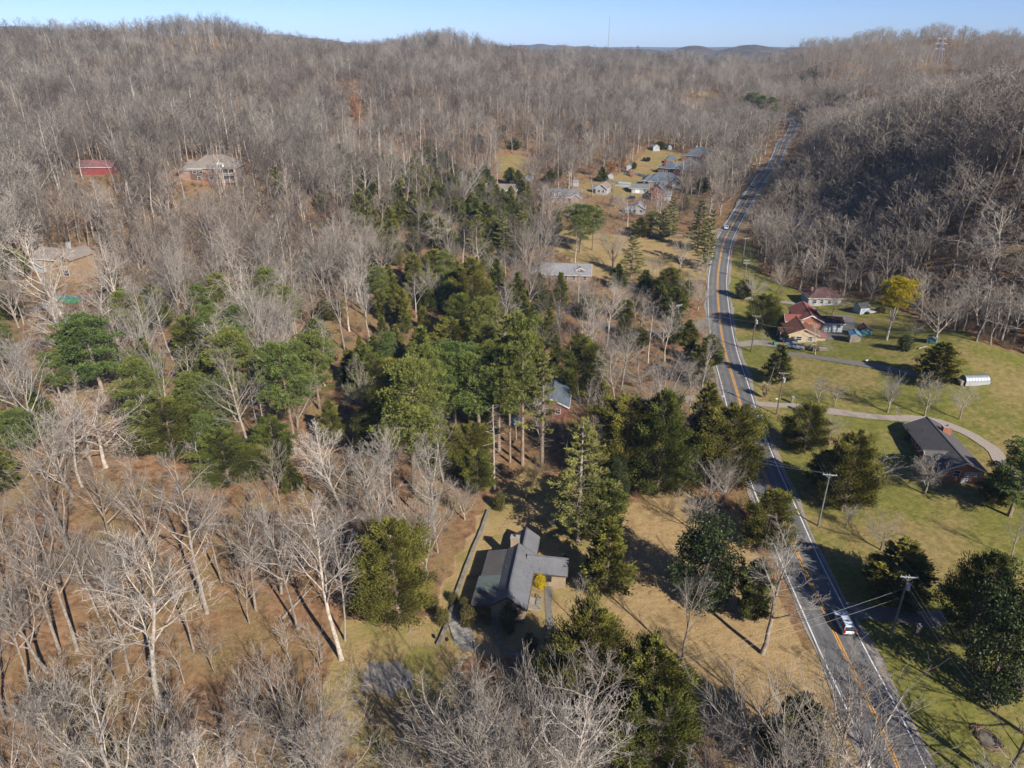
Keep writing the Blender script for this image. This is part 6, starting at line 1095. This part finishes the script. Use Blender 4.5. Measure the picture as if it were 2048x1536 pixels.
# ------------------------------------------------------------------ stuff nobody could count: the far wood and the undergrowth
def scatter(name, P, Zs, hh, base_h, protos, nvar, label, pk=None, wide=None):
    me = bpy.data.meshes.new(name); n = len(P); me.vertices.add(n); me.vertices.foreach_set("co", np.stack([P[:, 0], P[:, 1], Zs - .15], -1).astype(np.float32).ravel())
    for an, tp, va in (("pick", 'INT', (rg.integers(0, nvar, n) if pk is None else pk).astype(np.int32)), ("turn", 'FLOAT', rg.uniform(0, 6.28, n).astype(np.float32))):
        a = me.attributes.new(an, tp, 'POINT'); a.data.foreach_set("value", va)
    s = hh / base_h; w = s * rg.uniform(.85, 1.3, n) * (1.0 if wide is None else wide); a = me.attributes.new("size", 'FLOAT_VECTOR', 'POINT'); a.data.foreach_set("vector", np.stack([w, w, s], -1).astype(np.float32).ravel())
    o = link(name, me); tag(o, label, None, None, "stuff"); t = bpy.data.node_groups.new(name, 'GeometryNodeTree')
    t.interface.new_socket("Geometry", in_out='INPUT', socket_type='NodeSocketGeometry'); t.interface.new_socket("Geometry", in_out='OUTPUT', socket_type='NodeSocketGeometry')
    N = t.nodes.new; gi, go = N("NodeGroupInput"), N("NodeGroupOutput"); ip = N("GeometryNodeInstanceOnPoints"); jn = N("GeometryNodeJoinGeometry")
    for p in protos:
        oi = N("GeometryNodeObjectInfo"); oi.inputs["Object"].default_value = p; oi.transform_space = 'ORIGINAL'; oi.inputs["As Instance"].default_value = False; ti = N("GeometryNodeGeometryToInstance")
        t.links.new(oi.outputs["Geometry"], ti.inputs[0]); t.links.new(ti.outputs[0], jn.inputs[0])
    def na(nm, ty): q = N("GeometryNodeInputNamedAttribute"); q.data_type = ty; q.inputs["Name"].default_value = nm; return q.outputs["Attribute"]
    cx = N("ShaderNodeCombineXYZ"); t.links.new(na("turn", 'FLOAT'), cx.inputs[2]); ip.inputs["Pick Instance"].default_value = True
    t.links.new(gi.outputs[0], ip.inputs["Points"]); t.links.new(jn.outputs[0], ip.inputs["Instance"]); t.links.new(na("pick", 'INT'), ip.inputs["Instance Index"]); t.links.new(cx.outputs[0], ip.inputs["Rotation"]); t.links.new(na("size", 'FLOAT_VECTOR'), ip.inputs["Scale"]); t.links.new(ip.outputs[0], go.inputs[0])
    o.modifiers.new("scatter", 'NODES').node_group = t; return o
scatter("far_forest", pts[restm], Z[restm], Hs[restm], 20.0, firstfar, 12, "grey leafless wood covering the slopes and far ridges", np.where(PX[restm] + rg.normal(0, 90, restm.sum()) > 1480, rg.integers(8, 12, restm.sum()), rg.integers(0, 9, restm.sum())), np.where((PX[restm] > 1440) & (PY[restm] > 200), 1.45, 1.05))  # right-hand slopes pick the trees with shade painted into their bark
if len(TH_P):
    cp = []
    for mi in range(4): cp.append(next(c for t_ in ALLTREES for c in t_[0].children if c.type == 'MESH' and c.data == EV['cedar'][mi][3]))
    scatter("cedar_thicket", TH_P, TH_Z, TH_H, 10.0, cp, 4, "olive green cedars growing as one thicket through the middle of the wood")
# undergrowth: two real bare bushes lend their shape to the rest
b1 = plant('brush', ground(1380, 500), 3.2, 1.0, var=0, rz=0, cat="bush"); b2 = plant('brush', ground(1560, 590), 3.0, 1.0, var=1, rz=1, cat="bush")
br = np.concatenate([lattice_pts(3.6, -170, 190, 50, 330), lattice_pts(7.0, -420, 420, 330, 620)]); zb_ = height(br[:, 0], br[:, 1]); dzb = zb_ - CAM_H; db = br[:, 1] * cP - dzb * sP; ub = br[:, 1] * sP + dzb * cP; bx_, by_ = PW / 2 + FPX * br[:, 0] / db, PH / 2 - FPX * ub / db
okb = (bx_ > -150) & (bx_ < PW + 150) & (by_ < PH + 150)
for p in NOTREE[:11]: okb &= ~inside(np.array(p, float), bx_, by_)
okb &= ~inside(np.array([(-300, 1180), (700, 1180), (700, 1600), (-300, 1800)], float), bx_, by_) | (rg.uniform(0, 1, len(br)) < .25)
for q in ROAD[::2]: okb &= (br[:, 0] - q[0]) ** 2 + (br[:, 1] - q[1]) ** 2 > 6.5 ** 2
for p, w in DRIVES:
    for q in p: okb &= (br[:, 0] - q[0]) ** 2 + (br[:, 1] - q[1]) ** 2 > (w / 2 + .8) ** 2
for x, y, k in HOMES: okb &= (br[:, 0] - x) ** 2 + (br[:, 1] - y) ** 2 > k ** 2
br, zb_ = br[okb], zb_[okb]
scatter("undergrowth", br, zb_ + .1, rg.uniform(.8, 3.4, len(br)), 3.2, [c for q in (b1, b2) for c in q.children if c.name.startswith("crown")], 2, "brown leafless brush on the floor of the wood")
print("trees", len(ALLTREES), "hand bare", n_hand, "far", int(restm.sum()), "brush", len(br))

# ------------------------------------------------------------------ labels that single each tree out: what it is and which landmark it stands by
LM = [("the gravel patch", 772, 1356), ("the stone cottage's porch", 955, 1215), ("the long garden wall's top end", 975, 1025), ("the white suv", 1678, 1248), ("the brush ring", 1975, 1478), ("the ranch house", 1885, 895), ("the quonset hut", 1948, 757), ("the yellow topped pine", 1785, 620),
      ("the pickup truck", 1587, 690), ("the hip roofed house", 1640, 590), ("the red barn", 200, 335), ("the hillside house", 435, 330), ("the tan brick house", 150, 500), ("the green container", 136, 597), ("the blue roofed house", 1110, 785), ("the grey roof with a dormer", 1130, 535),
      ("the house with three dormers", 1118, 392), ("the veiled tan house", 1005, 377), ("the white gabled cottage", 1205, 375), ("the red brick gable house", 1312, 372), ("the long slate roofs", 1390, 310), ("the pond", 1592, 453), ("the road bend pole", 1488, 500), ("the gravel drive pole", 1560, 785),
      ("the pole behind the suv", 1795, 1210), ("the slim pole at the bottom edge", 1175, 1410), ("the snag pair under the pines", 528, 840), ("the sparse topped pine", 1090, 820), ("the red scar on the hillside", 712, 210), ("the tan cutting far up the valley", 1408, 183), ("the pylon", 1870, 120), ("the vanishing road end", 1585, 245),
      ("the open wood's corner", 0, 1536), ("the contorted pale tree", 208, 850), ("the wood's edge fan tree", 44, 745), ("the big dark magnolia", 1960, 1260), ("the roadside magnolia", 1405, 1110), ("the tan lawn's broad roadside tree", 1535, 1180), ("the great roadside white pine", 1165, 950), ("the round pale tree over the drive", 1283, 745),
      ("the cottage's clipped round evergreen", 1012, 1230), ("the glade's tallest pale trunk", 675, 1150), ("the huge leaning sycamore", 290, 1230), ("the mid slope cedar belt", 870, 380), ("the upper slope's round cedar", 720, 410), ("the bird feeder pole", 822, 1280), ("the board fence", 1265, 348), ("the covered pool", 1246, 366), ("the white garage", 1279, 370), ("the far white car", 1455, 457)]
ORD = ["nearest", "second nearest", "third nearest", "fourth nearest", "fifth nearest", "sixth nearest", "seventh nearest", "eighth nearest"]
WORDS = dict(bare_tree="bare tree", cedar_tree="olive green cedar", pine_tree="green pine", white_pine="feathery white pine", magnolia_tree="dark glossy magnolia", evergreen_shrub="low evergreen shrub", yellow_shrub="bright yellow shrub", pampas_grass="straw coloured grass plume", dead_snag="dead bare snag", bare_bush="brown bare bush", rusty_oak="rusty leaved oak")
cells = {}
for tr_ in ALLTREES:
    r, nm, x, y, look, H = tr_
    if r.name in NAMED_ROOTS: continue
    sz = "" if nm in ("evergreen_shrub", "yellow_shrub", "pampas_grass", "bare_bush") else ("tall " if H > 15 else "small " if H < 8 else "medium ")
    ki = min(range(len(LM)), key=lambda k: (LM[k][1] - x) ** 2 + (LM[k][2] - y) ** 2); k = LM[ki]
    side = "below" if y > k[2] + abs(x - k[1]) else "above" if y < k[2] - abs(x - k[1]) else "left of" if x < k[1] else "right of"
    cells.setdefault((nm, sz, ki, side), []).append(((k[1] - x) ** 2 + (k[2] - y) ** 2, r))
for (nm, sz, ki, side), L in cells.items():
    L.sort(key=lambda q: q[0]); base = sz + WORDS[nm]
    for j, (_, r) in enumerate(L):
        if j < len(ORD) and len(L) > 1: r["label"] = f"{ORD[j]} {base} {side} {LM[ki][0]}"
        elif len(L) == 1: r["label"] = f"only {base} just {side} {LM[ki][0]}"
        else: r["label"] = f"{base} {side} {LM[ki][0]}, beyond the eighth"; r["group"] = f"{base}s {side} {LM[ki][0]}"
        if "group" not in r: r["group"] = WORDS[nm] + "s of the valley"

# ------------------------------------------------------------------ one calibration of all surface colours against the exposure above
for nm_, m in MATS.items():
    t = m.node_tree; b = t.nodes["Principled BSDF"]; k_ = .72 if nm_.startswith(("white", "porcelain", "clear")) else .63; l_ = b.inputs["Base Color"].links
    if l_: t.links.new(mix(t, 1.0, l_[0].from_socket, (k_, k_, k_), 'MULTIPLY'), b.inputs["Base Color"])

# ------------------------------------------------------------------ the air of the valley
mb = MB(); mb.box(-6500, 6500, -390, 7000, float(GZ.min()) - 1.0, 330)
hz = mb.build("haze", []); hz.data.materials.clear(); m = bpy.data.materials.new("haze_air"); m.use_nodes = True; t = m.node_tree; t.nodes.clear()
o_ = t.nodes.new("ShaderNodeOutputMaterial"); v_ = t.nodes.new("ShaderNodeVolumePrincipled"); v_.inputs["Color"].default_value = (.45, .68, 1.0, 1); v_.inputs["Density"].default_value = HAZE = 0.00005; v_.inputs["Anisotropy"].default_value = -.3
t.links.new(v_.outputs[0], o_.inputs["Volume"]); hz.data.materials.append(m); tag(hz, kind="stuff")
